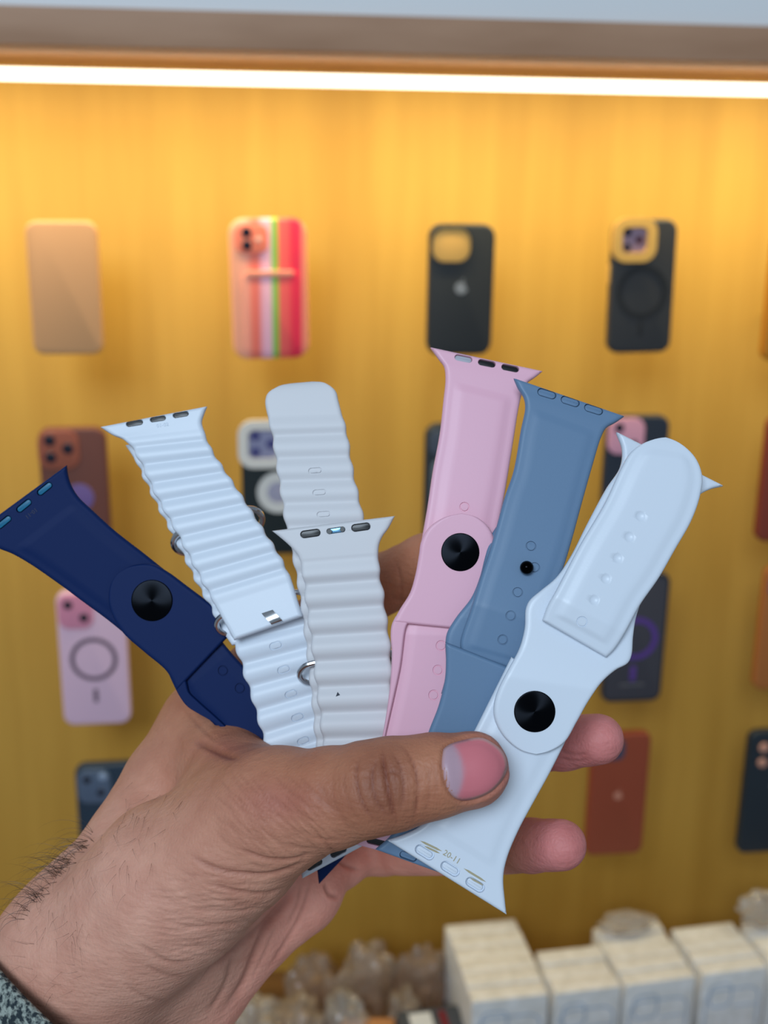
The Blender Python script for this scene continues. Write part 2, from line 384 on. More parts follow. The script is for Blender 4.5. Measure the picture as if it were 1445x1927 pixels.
# ------------------------------------------------------------------ retail boxes and plastic packets on the counter
M_box = mat('box_white', (232, 230, 228), 0.5)
noise_color(M_box, 60, (222, 219, 214), (238, 236, 234), lo=0.35, hi=0.65)
M_boxline = mat('box_print', (158, 176, 196), 0.5)
M_wrap = mat('clear_wrap', (206, 200, 196), 0.12); bsdf(M_wrap).inputs['Transmission Weight'].default_value = 0.35; bsdf(M_wrap).inputs['IOR'].default_value = 1.25
add_bump(M_wrap, 45, 0.5, 0.006, 3)
rows = [  # front-left px, front-right px, back y px, words
    ((888, 1886), (1036, 1870), 1738, 'leftmost'),
    ((1042, 1871), (1170, 1856), 1790, 'second'),
    ((1177, 1856), (1312, 1838), 1742, 'third'),
    ((1322, 1834), (1446, 1818), 1742, 'fourth'),
    ((1452, 1816), (1580, 1800), 1735, 'fifth')]
boxn = {'leftmost': 'leftmost box row', 'second': 'second box row', 'third': 'third box row', 'fourth': 'fourth box row', 'fifth': 'rightmost box row'}
for (fl, fr, by, word) in rows:
    a, b = onZ(*fl, BOX_Z), onZ(*fr, BOX_Z)
    xd = (b - a); W = xd.length; xd.normalize(); yd = Vector((-xd.y, xd.x, 0))
    back = onZ(fl[0] - 0.28*(fl[1]-by), by, BOX_Z)
    D = (back - a).dot(yd); n = max(3, round(D / 0.027)); th = D / n
    rz = math.atan2(xd.y, xd.x)
    for k in range(n):
        hh = BOX_H + random.uniform(-0.002, 0.002); jx = random.uniform(-0.0015, 0.0015)
        c = a + xd*(W/2 + jx) + yd*(th*(k + 0.5)); base = Vector((c.x, c.y, CNT_Z))
        if k == 0: lab = 'white retail box with phone outline, front of the ' + boxn[word]
        else: lab = 'plain white box top, %s from the front in the %s' % (['', 'second', 'third', 'fourth', 'fifth', 'sixth', 'seventh', 'eighth'][k], boxn[word])
        t = thing('retail_box', lab, 'box', base, 'white phone boxes on the counter')
        M = Matrix.Translation(base + Vector((0, 0, hh/2))) @ Matrix.Rotation(rz, 4, 'Z')
        carton = box('carton', M, W - 0.003, th - 0.0012, hh, M_box, t, bevel=0.0012)
        if k == 0:
            F = M @ Matrix.Translation((0, -(th - 0.0012)/2, 0)) @ Matrix.Rotation(math.radians(90), 4, 'X')
            def outline(nm, x, y, w_, h_, r_):
                bm = bmesh.new(); tube_bm(bm, [F @ Vector((x + px_, y + py_, 0.0)) for px_, py_ in rrect(w_, h_, r_)], 0.0011, 6, closed=True)
                finish(nm, bm, M_boxline, carton)
            outline('printed_phone_outline', 0, -0.012, W*0.80, BOX_H*0.98 - 0.03, 0.016)
            outline('printed_camera_outline', -W*0.19, BOX_H/2 - 0.012 - 0.0255, W*0.33, 0.036, 0.010)
            bm = bmesh.new(); tube_bm(bm, [F @ Vector((W*0.02 + q*W*0.36, BOX_H/2 - 0.058 + 0.001*math.sin(q*3), 0)) for q in np.linspace(0, 1, 6)], 0.0008, 6); finish('printed_edge_line', bm, M_boxline, carton)

def packet(name, label, px, py, Z, sx, sy, sz, m, seed, rz=0.0, base=None):
    """crumpled clear film: sharp random folds over a loose bag shape"""
    c = onZ(px, py, Z); rnd = np.random.RandomState(seed); base = CNT_Z if base is None else base
    bm = bmesh.new(); bmesh.ops.create_icosphere(bm, subdivisions=4, radius=1.0)
    off = Vector((seed*3.1, seed*1.7, seed*0.9))
    for v in bm.verts:
        p = v.co.copy()
        d1 = mnoise.voronoi(p*1.5 + off)[0]; d2 = mnoise.voronoi(p*3.4 + off*2)[0]
        r = 0.84 + 0.26*(d1[1] - d1[0]) - 0.16*d1[0] + 0.12*(d2[1] - d2[0]) + 0.20*mnoise.noise(p*1.1 + off)
        v.co = p*max(0.4, min(1.35, r))
    zmin = min(v.co.z for v in bm.verts)*sz
    M = Matrix.Translation((c.x, c.y, base - zmin)) @ Matrix.Rotation(rz, 4, 'Z') @ Matrix.Diagonal((sx, sy, sz, 1))
    bmesh.ops.transform(bm, matrix=M, verts=bm.verts)
    o = finish(name, bm, m, None, angle=40); tag(o, label, 'plastic packet', 'crumpled clear plastic packets on the counter'); return o
def wrap_mat(nm, rgb):
    m = mat(nm, rgb, 0.10); b = bsdf(m); b.inputs['Coat Weight'].default_value = 0.9; b.inputs['Coat Roughness'].default_value = 0.04
    b.inputs['Transmission Weight'].default_value = 0.7; b.inputs['IOR'].default_value = 1.22
    add_bump(m, 60, 0.8, 0.008, 4)
    return m
W1, W2, W3 = wrap_mat('wrap_warm', (220, 200, 178)), wrap_mat('wrap_grey', (230, 220, 206)), wrap_mat('wrap_brown', (206, 180, 156))
Zp = CNT_Z + 0.085
packet('plastic_packet', 'crumpled clear plastic packet nearest the palm', 475, 1915, Zp, .046, .05, .066, W2, 3, .3)
packet('plastic_packet', 'crumpled plastic packet second from the palm, low in front', 560, 1910, Zp, .048, .045, .062, W1, 4, 1.0)
packet('plastic_packet', 'crumpled clear packet rising highest in the middle of the pile', 690, 1850, Zp, .052, .040, .082, W1, 5, .5)
packet('plastic_packet', 'pale crumpled packet in front of the tall one', 650, 1908, Zp, .05, .036, .066, W2, 8, 2.2)
packet('plastic_packet', 'brown tinted crumpled packet beside the leftmost box row', 786, 1848, Zp, .046, .042, .078, W3, 9, .1)
packet('plastic_packet', 'shiny crumpled packet in front of the brown tinted one', 760, 1898, Zp, .045, .030, .066, W1, 12, 1.4)
packet('plastic_packet', 'small packet at the back of the pile against the wall', 585, 1848, Zp, .048, .042, .074, W3, 14, .7)
for i, (px, py, lab) in enumerate(((1180, 1752, 'crumpled plastic bag lying on the back end of the third box row'), (1440, 1742, 'crumpled plastic bag lying on the far right boxes'))):
    packet('plastic_bag', lab, px, py, BOX_Z, .050, .022, .018 + .012*i, W2, 21 + i, .1, base=BOX_Z - 0.001)
c = onZ(808, 1925, CNT_Z + 0.08)
t = thing('product_box', 'small dark grey box with white and red marks before the packets', 'box', (c.x, c.y, CNT_Z))
M = Matrix.Translation((c.x, c.y - 0.02, CNT_Z + 0.05)) @ Matrix.Rotation(.06, 4, 'Z')
box('carton', M, 0.088, 0.05, 0.10, mat('box_dark_grey', (70, 76, 86), 0.4), t, bevel=0.001)
box('white_mark', M @ Matrix.Translation((-0.014, 0, 0.0502)), 0.030, 0.034, 0.001, mat('mark_white', (220, 224, 230), 0.4), t)
box('red_mark', M @ Matrix.Translation((0.016, 0, 0.0502)), 0.009, 0.034, 0.001, mat('mark_red', (120, 20, 40), 0.4), t)
c = onZ(690, 1915, CNT_Z + 0.09)
M = Matrix.Translation((c.x, c.y - 0.02, CNT_Z + 0.045)) @ Matrix.Rotation(-.1, 4, 'Z')
tag(box('cardboard_carton', M, 0.07, 0.04, 0.09, mat('kraft_card', (188, 132, 84), 0.7), None, bevel=0.001), 'small kraft cardboard carton in front of the plastic packets', 'carton')

# ------------------------------------------------------------------ watch bands
def dense(pts, n=400):
    pts = [np.array(p, float) for p in pts]
    q = [2*pts[0]-pts[1]] + pts + [2*pts[-1]-pts[-2]]
    out = []
    for i in range(1, len(q)-2):
        p0, p1, p2, p3 = q[i-1], q[i], q[i+1], q[i+2]
        t0 = 0; t1 = t0 + np.linalg.norm(p1-p0)**.5; t2 = t1 + np.linalg.norm(p2-p1)**.5; t3 = t2 + np.linalg.norm(p3-p2)**.5
        for t in np.linspace(t1, t2, 24, endpoint=False):
            A1 = (t1-t)/(t1-t0)*p0 + (t-t0)/(t1-t0)*p1; A2 = (t2-t)/(t2-t1)*p1 + (t-t1)/(t2-t1)*p2; A3 = (t3-t)/(t3-t2)*p2 + (t-t2)/(t3-t2)*p3
            B1 = (t2-t)/(t2-t0)*A1 + (t-t0)/(t2-t0)*A2; B2 = (t3-t)/(t3-t1)*A2 + (t-t1)/(t3-t1)*A3
            out.append((t2-t)/(t2-t1)*B1 + (t-t1)/(t2-t1)*B2)
    out.append(pts[-1]); out = np.array(out)
    s = np.concatenate([[0], np.cumsum(np.linalg.norm(np.diff(out, axis=0), axis=1))]); s /= s[-1]
    u = np.linspace(0, 1, n)
    return np.stack([np.interp(u, s, out[:, 0]), np.interp(u, s, out[:, 1])], 1)
def dval(d, u):
    if isinstance(d, (int, float)): return np.full_like(u, float(d))
    return np.interp(u, [k for k, _ in d], [v for _, v in d])

class Strap: pass
def strap(name, parent, material, L, R, d, dR=None, T=2.3, r=1.0, n=150, m=26, wave=None, plateau=None, bow=0.0):
    """a strap between two traced edges; d = depth in mm along it. wave=(amp mm, period mm, phase, edge mm)."""
    Ld, Rd = dense(L), dense(R)
    lin_u = np.linspace(0, 1, n)
    u = 0.75*lin_u + 0.25*(1 - np.cos(math.pi*lin_u))/2
    if wave is None: u = 0.45*lin_u + 0.55*(1 - np.cos(math.pi*lin_u))/2
    g = np.linspace(0, 1, 400)
    dl = dval(d, u); dr = dval(dR if dR is not None else d, u)
    def unp(E, dd):
        x = np.interp(u, g, E[:, 0]); y = np.interp(u, g, E[:, 1])
        f = np.array(FWD); rr = np.array(RGT); uu = np.array(UPV)
        return np.array(CAM) + (dd*MM)[:, None]*(f + ((x-CX)/FPX)[:, None]*rr - ((y-CY)/FPX)[:, None]*uu)
    A, B = unp(Ld, dl), unp(Rd, dr)
    c = (A + B)/2; a = (B - A); hw = np.linalg.norm(a, axis=1)/2
    tn = np.gradient(c, axis=0); tn /= np.linalg.norm(tn, axis=1)[:, None] + 1e-12
    an = a/(2*hw[:, None] + 1e-9)
    # near a pointed end keep the across direction steady
    for i in range(n):
        if hw[i] < 0.0008: an[i] = an[min(i+1, n-1)] if i < n/2 else an[i-1]
    nr = np.cross(an, tn); nr /= np.linalg.norm(nr, axis=1)[:, None] + 1e-12
    toc = np.array(CAM) - c; sg = np.sign((nr*toc).sum(1)); nr *= sg[:, None]
    ss = np.concatenate([[0], np.cumsum(np.linalg.norm(np.diff(c, axis=0), axis=1))])/MM   # mm along
    tot = ss[-1]
    v = np.sin(np.linspace(-1, 1, m)*math.pi/2)
    woff = np.zeros(n); wd = np.zeros(n)
    if wave:
        amp, per, ph, ed = wave[:4]
        x = 2*math.pi*ss/per + ph
        env = np.clip((ss - wave[4])/5, 0, 1)*np.clip((tot - ss - wave[5])/5, 0, 1)
        woff = amp*np.sin(x + 0.35*np.cos(x))*env*MM; wd = ed*np.sin(x)*env*MM
    hw2 = hw + wd
    top = np.zeros((n, m, 3)); bot = np.zeros((n, m, 3))
    flat0, flat1 = hw[0] > 0.002, hw[-1] > 0.002
    for i in range(n):
        e = hw2[i]*(1 - np.abs(v))/MM
        if flat0: e = np.minimum(e, ss[i])
        if flat1: e = np.minimum(e, tot - ss[i])
        q = np.clip(e/r, 0, 1); h = T/2*np.sqrt(np.clip(1 - (1-q)**2, 0, 1))
        up = h.copy()
        if plateau:
            k = np.clip((e - plateau[0])/plateau[1], 0, 1); k = k*k*(3-2*k)
            s0 = np.clip((ss[i] - plateau[3])/2.0, 0, 1)*np.clip((tot - ss[i] - plateau[4])/2.0, 0, 1)
            up = up + plateau[2]*k*s0
        base = c[i][None] + an[i][None]*(v*hw2[i])[:, None] + nr[i][None]*(woff[i] + bow*MM*(1 - v**2))[:, None]
        top[i] = base + nr[i][None]*(up*MM)[:, None]; bot[i] = base - nr[i][None]*(h*MM)[:, None]
    bm = bmesh.new()
    tv = [[bm.verts.new(top[i, j]) for j in range(m)] for i in range(n)]
    bv = [[bm.verts.new(bot[i, j]) for j in range(m)] for i in range(n)]
    for i in range(n-1):
        for j in range(m-1):
            bm.faces.new((tv[i][j], tv[i][j+1], tv[i+1][j+1], tv[i+1][j]))
            bm.faces.new((bv[i][j], bv[i+1][j], bv[i+1][j+1], bv[i][j+1]))
    bmesh.ops.remove_doubles(bm, verts=bm.verts, dist=1.2e-6)
    bmesh.ops.dissolve_degenerate(bm, edges=bm.edges, dist=1e-6)
    o = finish(name, bm, material, parent, angle=80 if wave else 42)
    S = Strap(); S.ang = 80 if wave else 42; S.o = o; S.bvh = BVHTree.FromPolygons([vv.co.copy() for vv in o.data.vertices], [list(p.vertices) for p in o.data.polygons])
    return S
def frame_at(S, px, py, ang=0.0):
    """frame on the visible surface of a strap: x along the pixel angle (deg, clockwise), z out of the surface"""
    dr = ray(px, py).normalized(); loc, nrm, _, _ = S.bvh.ray_cast(CAM, dr)
    if loc is None: raise RuntimeError('missed strap at %s %s' % (px, py))
    # steady normal from a small patch
    acc = Vector(); k = 0
    for ox, oy in ((0, 0), (6, 0), (-6, 0), (0, 6), (0, -6)):
        l2, n2, _, _ = S.bvh.ray_cast(CAM, ray(px+ox, py+oy).normalized())
        if n2 is not None: acc += n2 if n2.dot(dr) < 0 else -n2
    nrm = acc.normalized()
    depth = (loc - CAM).dot(FWD)/MM
    x = P(px + math.cos(math.radians(ang)), py + math.sin(math.radians(ang)), depth) - P(px, py, depth)
    x = (x - nrm*x.dot(nrm)).normalized(); y = nrm.cross(x)
    M = Matrix(((x.x, y.x, nrm.x, loc.x), (x.y, y.y, nrm.y, loc.y), (x.z, y.z, nrm.z, loc.z), (0, 0, 0, 1)))
    return M, depth/FPX*MM                                   # metres per pixel there
def stadium(l, w, n=8):
    r = w/2; return rrect(l, w, r*0.999, n)
def cut(S, bms):
    """carve recesses (a bmesh of closed prisms) out of a strap"""
    bmesh.ops.recalc_face_normals(bms, faces=bms.faces)
    me = bpy.data.meshes.new('cutter'); bms.to_mesh(me); bms.free()
    co = bpy.data.objects.new('cutter', me); COL.objects.link(co)
    md = S.o.modifiers.new('cut', 'BOOLEAN'); md.operation = 'DIFFERENCE'; md.object = co; md.solver = 'EXACT'
    dg = bpy.context.evaluated_depsgraph_get(); dg.update()
    ev = S.o.evaluated_get(dg); nm = bpy.data.meshes.new_from_object(ev)
    if len(nm.polygons) > 100:
        S.o.modifiers.clear(); old = S.o.data; S.o.data = nm
        nm.polygons.foreach_set('use_smooth', np.ones(len(nm.polygons), bool)); nm.set_sharp_from_angle(angle=math.radians(S.ang))
        bpy.data.meshes.remove(old)
    else: S.o.modifiers.clear()
    bpy.data.objects.remove(co); bpy.data.meshes.remove(me)
def slots(S, parent, spec, insert=None, depth=0.9, sink=0.35, iname='slot_insert', shrink=0.72):
    """spec: (px, py, length px, width px, angle)"""
    bmc = bmesh.new(); fr = []
    for px, py, l, w, a in spec:
        M, s = frame_at(S, px, py, a); fr.append((M, s, l, w))
        prism_bm(bmc, M, stadium(l*s, w*s), -depth*MM, 1.5*MM)
    cut(S, bmc)
    for i, (M, s, l, w) in enumerate(fr):
        mm = insert[i] if isinstance(insert, (list, tuple)) else insert
        if mm is None: continue
        bm = bmesh.new(); prism_bm(bm, M, stadium(l*s*(1 - (1-shrink)*w/l), w*s*shrink), -(depth + .3)*MM, -sink*MM, inset=0.18*MM)
        finish(iname, bm, mm, S.o)
def ring_holes(S, spec, r_px=9.0, depth=0.45, wpx=2.6):
    bmc = bmesh.new()
    for px, py in spec:
        M, s = frame_at(S, px, py); N = 24
        o = [(math.cos(2*math.pi*k/N)*r_px*s, math.sin(2*math.pi*k/N)*r_px*s) for k in range(N)]
        i = [(math.cos(2*math.pi*k/N)*(r_px-wpx)*s, math.sin(2*math.pi*k/N)*(r_px-wpx)*s) for k in range(N)]
        prism_bm(bmc, M, o, -depth*MM, 1.0*MM, hole=i)
    cut(S, bmc)
def ring_slots(S, spec, depth=0.4, wpx=2.4):
    bmc = bmesh.new()
    for px, py, l, w, a in spec:
        M, s = frame_at(S, px, py, a)
        prism_bm(bmc, M, stadium(l*s, w*s), -depth*MM, 1.0*MM, hole=stadium((l-2*wpx)*s, (w-2*wpx)*s))
    cut(S, bmc)
def dimples(S, spec, r_px=10.0, depth=0.5):
    bmc = bmesh.new()
    for px, py in spec:
        M, s = frame_at(S, px, py); rr = r_px*s; R = (rr*rr + (depth*MM)**2)/(2*depth*MM)
        bmesh.ops.create_uvsphere(bmc, u_segments=40, v_segments=24, radius=R, matrix=M @ Matrix.Translation((0, 0, R - depth*MM)))
    cut(S, bmc)
def pin_disc(S, parent, px, py, r_px, rot=0.0):
    M, s = frame_at(S, px, py); r = r_px*s
    bm = bmesh.new(); N = 48
    prof_ = [(r, -0.6*MM), (r, 0.10*MM), (r*0.985, 0.22*MM), (r*0.95, 0.26*MM), (r*0.02, 0.20*MM)]
    loops = [[bm.verts.new((rr*math.cos(2*math.pi*k/N), rr*math.sin(2*math.pi*k/N), z)) for k in range(N)] for rr, z in prof_]
    for A, B in zip(loops, loops[1:]):
        for k in range(N): bm.faces.new((A[k], A[(k+1) % N], B[(k+1) % N], B[k]))
    bm.faces.new(loops[-1])
    me = bpy.data.meshes.new('pin_disc'); bmesh.ops.recalc_face_normals(bm, faces=bm.faces); bm.to_mesh(me); bm.free()
    o = link_mesh('pin_disc', me, M_disc, None, angle=50)
    o.matrix_basis = M @ Matrix.Rotation(math.radians(rot), 4, 'Z')
    adopt(o, S.o); o['label'] = 'round black pin head with radial brushed metal'
    return o
def emboss(S, parent, text, px, py, size_px, ang, material, name='size_mark'):
    M, s = frame_at(S, px, py, ang)
    cu = bpy.data.curves.new('txt', 'FONT'); cu.body = text; cu.size = size_px*s/0.7; cu.align_x = 'CENTER'; cu.align_y = 'CENTER'; cu.extrude = 0.04*MM; cu.resolution_u = 2
    to = bpy.data.objects.new('txt', cu); COL.objects.link(to)
    dg = bpy.context.evaluated_depsgraph_get(); me = bpy.data.meshes.new_from_object(to.evaluated_get(dg))
    bpy.data.objects.remove(to); bpy.data.curves.remove(cu)
    me.transform(M @ Matrix.Translation((0, 0, 0.05*MM)))
    return link_mesh(name, me, material, S.o, smooth=False)
def wire_loop(parent, p_left, p_right, d, half_px, tube_mm, tilt=0.0, name='metal_loop', flat=1.0):
    a, b = P(p_left[0], p_left[1], d), P(p_right[0], p_right[1], d)
    c = (a + b)/2; x = (b - a); W = x.length; x.normalize()
    n = (CAM - c).normalized(); n = (n - x*n.dot(x)).normalized(); t = n.cross(x)
    y = n*math.cos(tilt) + t*math.sin(tilt)
    H = half_px*2*d/FPX*MM
    bm = bmesh.new(); tube_bm(bm, [c + x*px_ + y*py_ for px_, py_ in rrect(W, H, H*0.498, 10)], tube_mm*MM, 10, closed=True)
    return finish(name, bm, M_steel, parent)

# ---- 1 navy sport band ---------------------------------------------------------------------------
navy = thing('watch_band', 'navy blue silicone sport band pinned with a black disc, leftmost of the fan', 'watch band', P(560, 1500, 338), 'watch bands held in the hand')
S = strap('hole_strap', navy, M_navy,
    [(-50, 1004), (-28, 1019), (0, 1033), (23, 1042), (58, 1062), (117, 1103), (156, 1132), (206, 1169), (260, 1214), (311, 1258)],
    [(126, 875), (128, 891), (134, 912), (148, 935), (175, 961), (218, 1000), (272, 1042), (307, 1070), (360, 1112), (402, 1146)],
    [(0, 334), (1, 338.5)], plateau=(2.4, 1.6, 0.35, 10, 1))
slots(S, navy, [(84, 920, 34, 13, -39), (45, 952, 34, 13, -39), (7, 983, 34, 13, -39)], M_teal, depth=1.0, sink=0.25, shrink=0.74)
emboss(S, navy, '10-11', 59, 966, 8, 141, mat('navy_mark', (3, 22, 62), 0.5))
Sa = strap('pin_strap', navy, M_navy,
    [(224, 1078), (209, 1100), (205, 1130), (212, 1158), (233, 1192), (272, 1227), (311, 1260), (322, 1276), (333, 1300)],
    [(224, 1078), (250, 1064), (288, 1062), (316, 1076), (350, 1101), (401, 1140), (420, 1158), (432, 1172), (440, 1187)],
    [(0, 334.8), (1, 334.6)], T=2.2, r=0.8)
pin_disc(Sa, navy, 286, 1130, 39, 20)
strap('strap_rim', navy, M_navy,
    [(318, 1268), (325, 1284), (339, 1311), (352, 1328), (374, 1342), (409, 1361), (447, 1397), (479, 1428), (520, 1480)],
    [(350, 1277), (353, 1288), (357, 1302), (374, 1319), (409, 1350), (447, 1386), (490, 1430), (530, 1480), (545, 1500)],
    [(0, 334.8), (1, 335.8)], T=2.2, r=0.6)
St = strap('strap_tail', navy, M_navy,
    [(322, 1262), (343, 1294), (360, 1322), (391, 1351), (431, 1391), (475, 1434), (520, 1485)],
    [(405, 1190), (430, 1222), (460, 1255), (500, 1292), (540, 1335), (580, 1380), (620, 1425)],
    [(0, 337.0), (.15, 336.4), (1, 336.6)], plateau=(1.8, 1.4, 0.3, 0, 1), r=0.7)
ring_holes(St, [(420, 1262), (452, 1295)], 10, 0.4)
strap('connector_end', navy, M_navy, [(520, 1490), (555, 1545), (580, 1590), (595, 1630), (600, 1663)], [(640, 1440), (670, 1475), (694, 1500), (712, 1515), (740, 1512)], [(0, 337), (1, 342)], T=2.2, r=0.8)

# ---- 2 white ocean band ---------------------------------------------------------------------------
ocean = thing('watch_band', 'white wavy ocean band with steel loops, between the navy and light grey bands', 'watch band', P(590, 1500, 330), 'watch bands held in the hand')
WV = (0.36, 5.6, 0.4, 0.28)
S = strap('loop_strap', ocean, M_ocean,
    [(189, 804), (212, 819), (233, 828), (249, 844), (268, 878), (287, 920), (311, 965), (332, 1002), (352, 1040), (378, 1090), (401, 1132), (420, 1167), (441, 1205)],
    [(390, 765), (384, 780), (380, 795), (385, 813), (397, 843), (420, 880), (448, 922), (473, 961), (498, 1000), (528, 1048), (548, 1090), (562, 1135), (570, 1160)],
    [(0, 336), (1, 326)], n=330, wave=WV + (6, 10), T=2.4, r=0.9)
slots(S, ocean, [(253, 796, 33, 12, -9), (297, 788, 31, 11, -9), (340, 780, 31, 11, -9)], M_black, depth=1.2, sink=0.5, shrink=0.8)
emboss(S, ocean, '01-02', 306, 800, 7, -9, mat('ocean_mark', (196, 206, 220), 0.5))
strap('under_strap', ocean, M_ocean,
    [(236, 838), (252, 862), (270, 898), (290, 940), (308, 975), (328, 1012), (348, 1052), (376, 1108), (398, 1146), (420, 1190), (437, 1215)],
    [(368, 815), (385, 843), (410, 880), (435, 920), (460, 958), (486, 1002), (515, 1050), (540, 1095), (556, 1138), (566, 1165), (575, 1185)],
    [(0, 343), (.5, 337), (1, 331)], n=260, wave=(0.4, 5.6, 1.4, 0.34, 4, 2), T=2.2, r=0.8)
S2 = strap('slot_strap', ocean, M_ocean,
    [(428, 1175), (440, 1210), (453, 1245), (459, 1268), (471, 1303), (482, 1342), (494, 1385), (502, 1428), (520, 1500), (542, 1570), (560, 1615), (569, 1653)],
    [(572, 1140), (584, 1180), (596, 1245), (602, 1300), (606, 1361), (608, 1424), (618, 1470), (640, 1528), (672, 1562), (708, 1578)],
    [(0, 331), (.4, 330), (1, 327)], n=330, wave=(0.45, 6.6, 0.0, 0.28, 0, 9), T=2.4, r=0.9)
ring_slots(S2, [(519, 1215, 25, 15, -18), (534, 1260, 25, 15, -20), (548, 1306, 25, 15, -20), (560, 1350, 25, 15, -22), (571, 1394, 25, 15, -24)])
slots(S2, ocean, [(591, 1627, 34, 13, -28), (637, 1603, 34, 13, -28)], M_black, depth=1.0, sink=0.3, shrink=0.85)
wire_loop(ocean, (328, 1029), (492, 970), 337.5, 28, 0.9, 0.9)
wire_loop(ocean, (409, 1181), (580, 1126), 329.5, 24, 0.8, 0.9)
M, s = frame_at(S, 513, 1161, -18)
bm = bmesh.new()   # bent steel clip at the end of the loop strap
strip = [(-7, 13, 0.1), (-4, 6, 0.55), (0, -2, 0.75), (4, -10, 0.75), (5, -14, 0.2)]
pts3 = [[M @ Vector((x_*s + e_*11*s, y_*s, z_*MM)) for e_ in (-1, 1)] for x_, y_, z_ in strip]
lo_ = [[bm.verts.new(q) for q in row] for row in pts3]; hi_ = [[bm.verts.new(q - M.to_3x3() @ Vector((0, 0, 0.5*MM))) for q in row] for row in pts3]
for i in range(4):
    bm.faces.new((lo_[i][0], lo_[i][1], lo_[i+1][1], lo_[i+1][0])); bm.faces.new((hi_[i][0], hi_[i+1][0], hi_[i+1][1], hi_[i][1]))
    bm.faces.new((lo_[i][0], lo_[i+1][0], hi_[i+1][0], hi_[i][0])); bm.faces.new((lo_[i][1], hi_[i][1], hi_[i+1][1], lo_[i+1][1]))
bm.faces.new((lo_[0][0], hi_[0][0], hi_[0][1], lo_[0][1])); bm.faces.new((lo_[4][0], lo_[4][1], hi_[4][1], hi_[4][0]))
finish('steel_clip', bm, M_steel, S.o, angle=60)

# ---- 3 light grey ocean band ----------------------------------------------------------------------
gocean = thing('watch_band', 'light grey wavy ocean band with rounded slotted end standing up behind it', 'watch band', P(668, 1500, 320), 'watch bands held in the hand')
S = strap('slot_strap', gocean, M_grey,
    [(568, 727.5), (530, 731), (512, 735), (503, 742), (499, 756), (505, 790), (513, 828), (521, 883), (530, 941), (538, 992), (547, 1031), (556, 1075), (567, 1144), (574, 1200), (581, 1260), (588, 1330), (596, 1424)],
    [(568, 727.5), (600, 725), (620, 727), (632, 737), (637, 755), (643, 778), (653, 813), (659, 852), (667, 898), (676, 937), (684, 974), (692, 1010), (700, 1060), (708, 1140), (714, 1220), (720, 1330), (722, 1424)],
    [(0, 338), (.5, 328), (1, 324.5)], n=330, wave=(0.42, 6.6, 2.2, 0.25, 9, 0), T=2.3, r=0.8)
ring_slots(S, [(593, 886, 26, 12, -4), (601, 927, 26, 12, -4), (609, 968, 26, 12, -4)])
S = strap('loop_strap', gocean, M_grey,
    [(512, 999), (534, 1017), (548, 1030), (561, 1046), (567, 1066), (573, 1109), (579, 1159), (585, 1202), (591, 1253), (596, 1299), (602, 1346), (606, 1393), (612, 1440), (620, 1500)],
    [(743, 971), (731, 994), (719, 1011), (713, 1027), (712, 1050), (716, 1085), (721, 1112), (725, 1144), (731, 1186), (735, 1225), (737, 1276), (736, 1323), (735, 1381), (736, 1440), (738, 1500)],
    [(0, 322), (1, 318)], n=330, wave=(0.70, 7.0, 2.6, 0.28, 9, 0), T=2.4, r=0.9)
slots(S, gocean, [(584, 1004, 39, 15, -8), (679, 992, 37, 15, -8)], M_black, depth=1.3, sink=0.6, shrink=0.86)
slots(S, gocean, [(632, 998, 36, 11, -8)], mat('blued_steel', (90, 130, 160), 0.25, 0.8), depth=0.7, sink=0.35, iname='spring_bar', shrink=0.9)
for px, py in ((620, 1000), (644, 996)):
    M, s = frame_at(S, px, py); bm = bmesh.new()
    prism_bm(bm, M, [(math.cos(2*math.pi*k/16)*4.6*s, math.sin(2*math.pi*k/16)*4.6*s) for k in range(16)], -0.3*MM, 0.42*MM); finish('pin_hole', bm, M_black, S.o)
M, s = frame_at(S, 636, 1307, 0); bm = bmesh.new(); prism_bm(bm, M, [(-4*s, -4*s), (4*s, -1*s), (-1*s, 5*s)], -.1*MM, .06*MM); finish('arrow_mark', bm, M_ink, S.o, smooth=False)
wire_loop(gocean, (564, 1273), (738, 1233), 326.0, 27, 0.8, 0.75)

# ---- 4 pink sport band ----------------------------------------------------------------------------
pink = thing('watch_band', 'pastel pink silicone sport band with a black disc pin, beside the slate one', 'watch band', P(780, 1480, 312), 'watch bands held in the hand')
S = strap('hole_strap', pink, M_pink,
    [(809, 654), (825, 676), (835, 690), (838, 712), (834, 755), (827, 817), (814, 887), (804, 954), (796, 1000), (789, 1041), (785, 1075)],
    [(1021, 699), (1006, 711), (992, 721), (982, 742), (976, 767), (966, 829), (951, 921), (939, 985), (930, 1040), (922, 1080), (915, 1105)],
    [(0, 327), (1, 316.5)], plateau=(2.6, 1.8, 0.4, 9, 0))
slots(S, pink, [(872, 674.5, 34, 13, 11), (916, 683.5, 34, 13, 11), (960, 692.5, 34, 13, 11)], [M_insert_light, M_black, M_black], depth=1.1, sink=0.45, shrink=0.86)
ring_holes(S, [(874, 954)], 9.5, 0.4)
Sa = strap('pin_strap', pink, M_pink,
    [(868, 966), (835, 974), (806, 994), (792, 1020), (788, 1045), (781, 1083), (771, 1116), (752, 1147), (739, 1171)],
    [(868, 966), (898, 974), (922, 996), (932, 1025), (930, 1055), (922, 1090), (914, 1130), (917, 1160), (926, 1190)],
    [(0, 312.6), (1, 312.4)], T=2.2, r=0.8)
pin_disc(Sa, pink, 866, 1039, 36, 35)
strap('strap_rim', pink, M_pink,
    [(744, 1160), (737, 1176), (735, 1195), (737, 1228), (735, 1274), (729, 1328), (717, 1398), (702, 1460), (690, 1500)],
    [(774, 1164), (766, 1176), (762, 1190), (754, 1253), (741, 1315), (724, 1392), (713, 1450), (704, 1490), (700, 1506)],
    [(0, 312.6), (1, 312.6)], T=2.2, r=0.6)
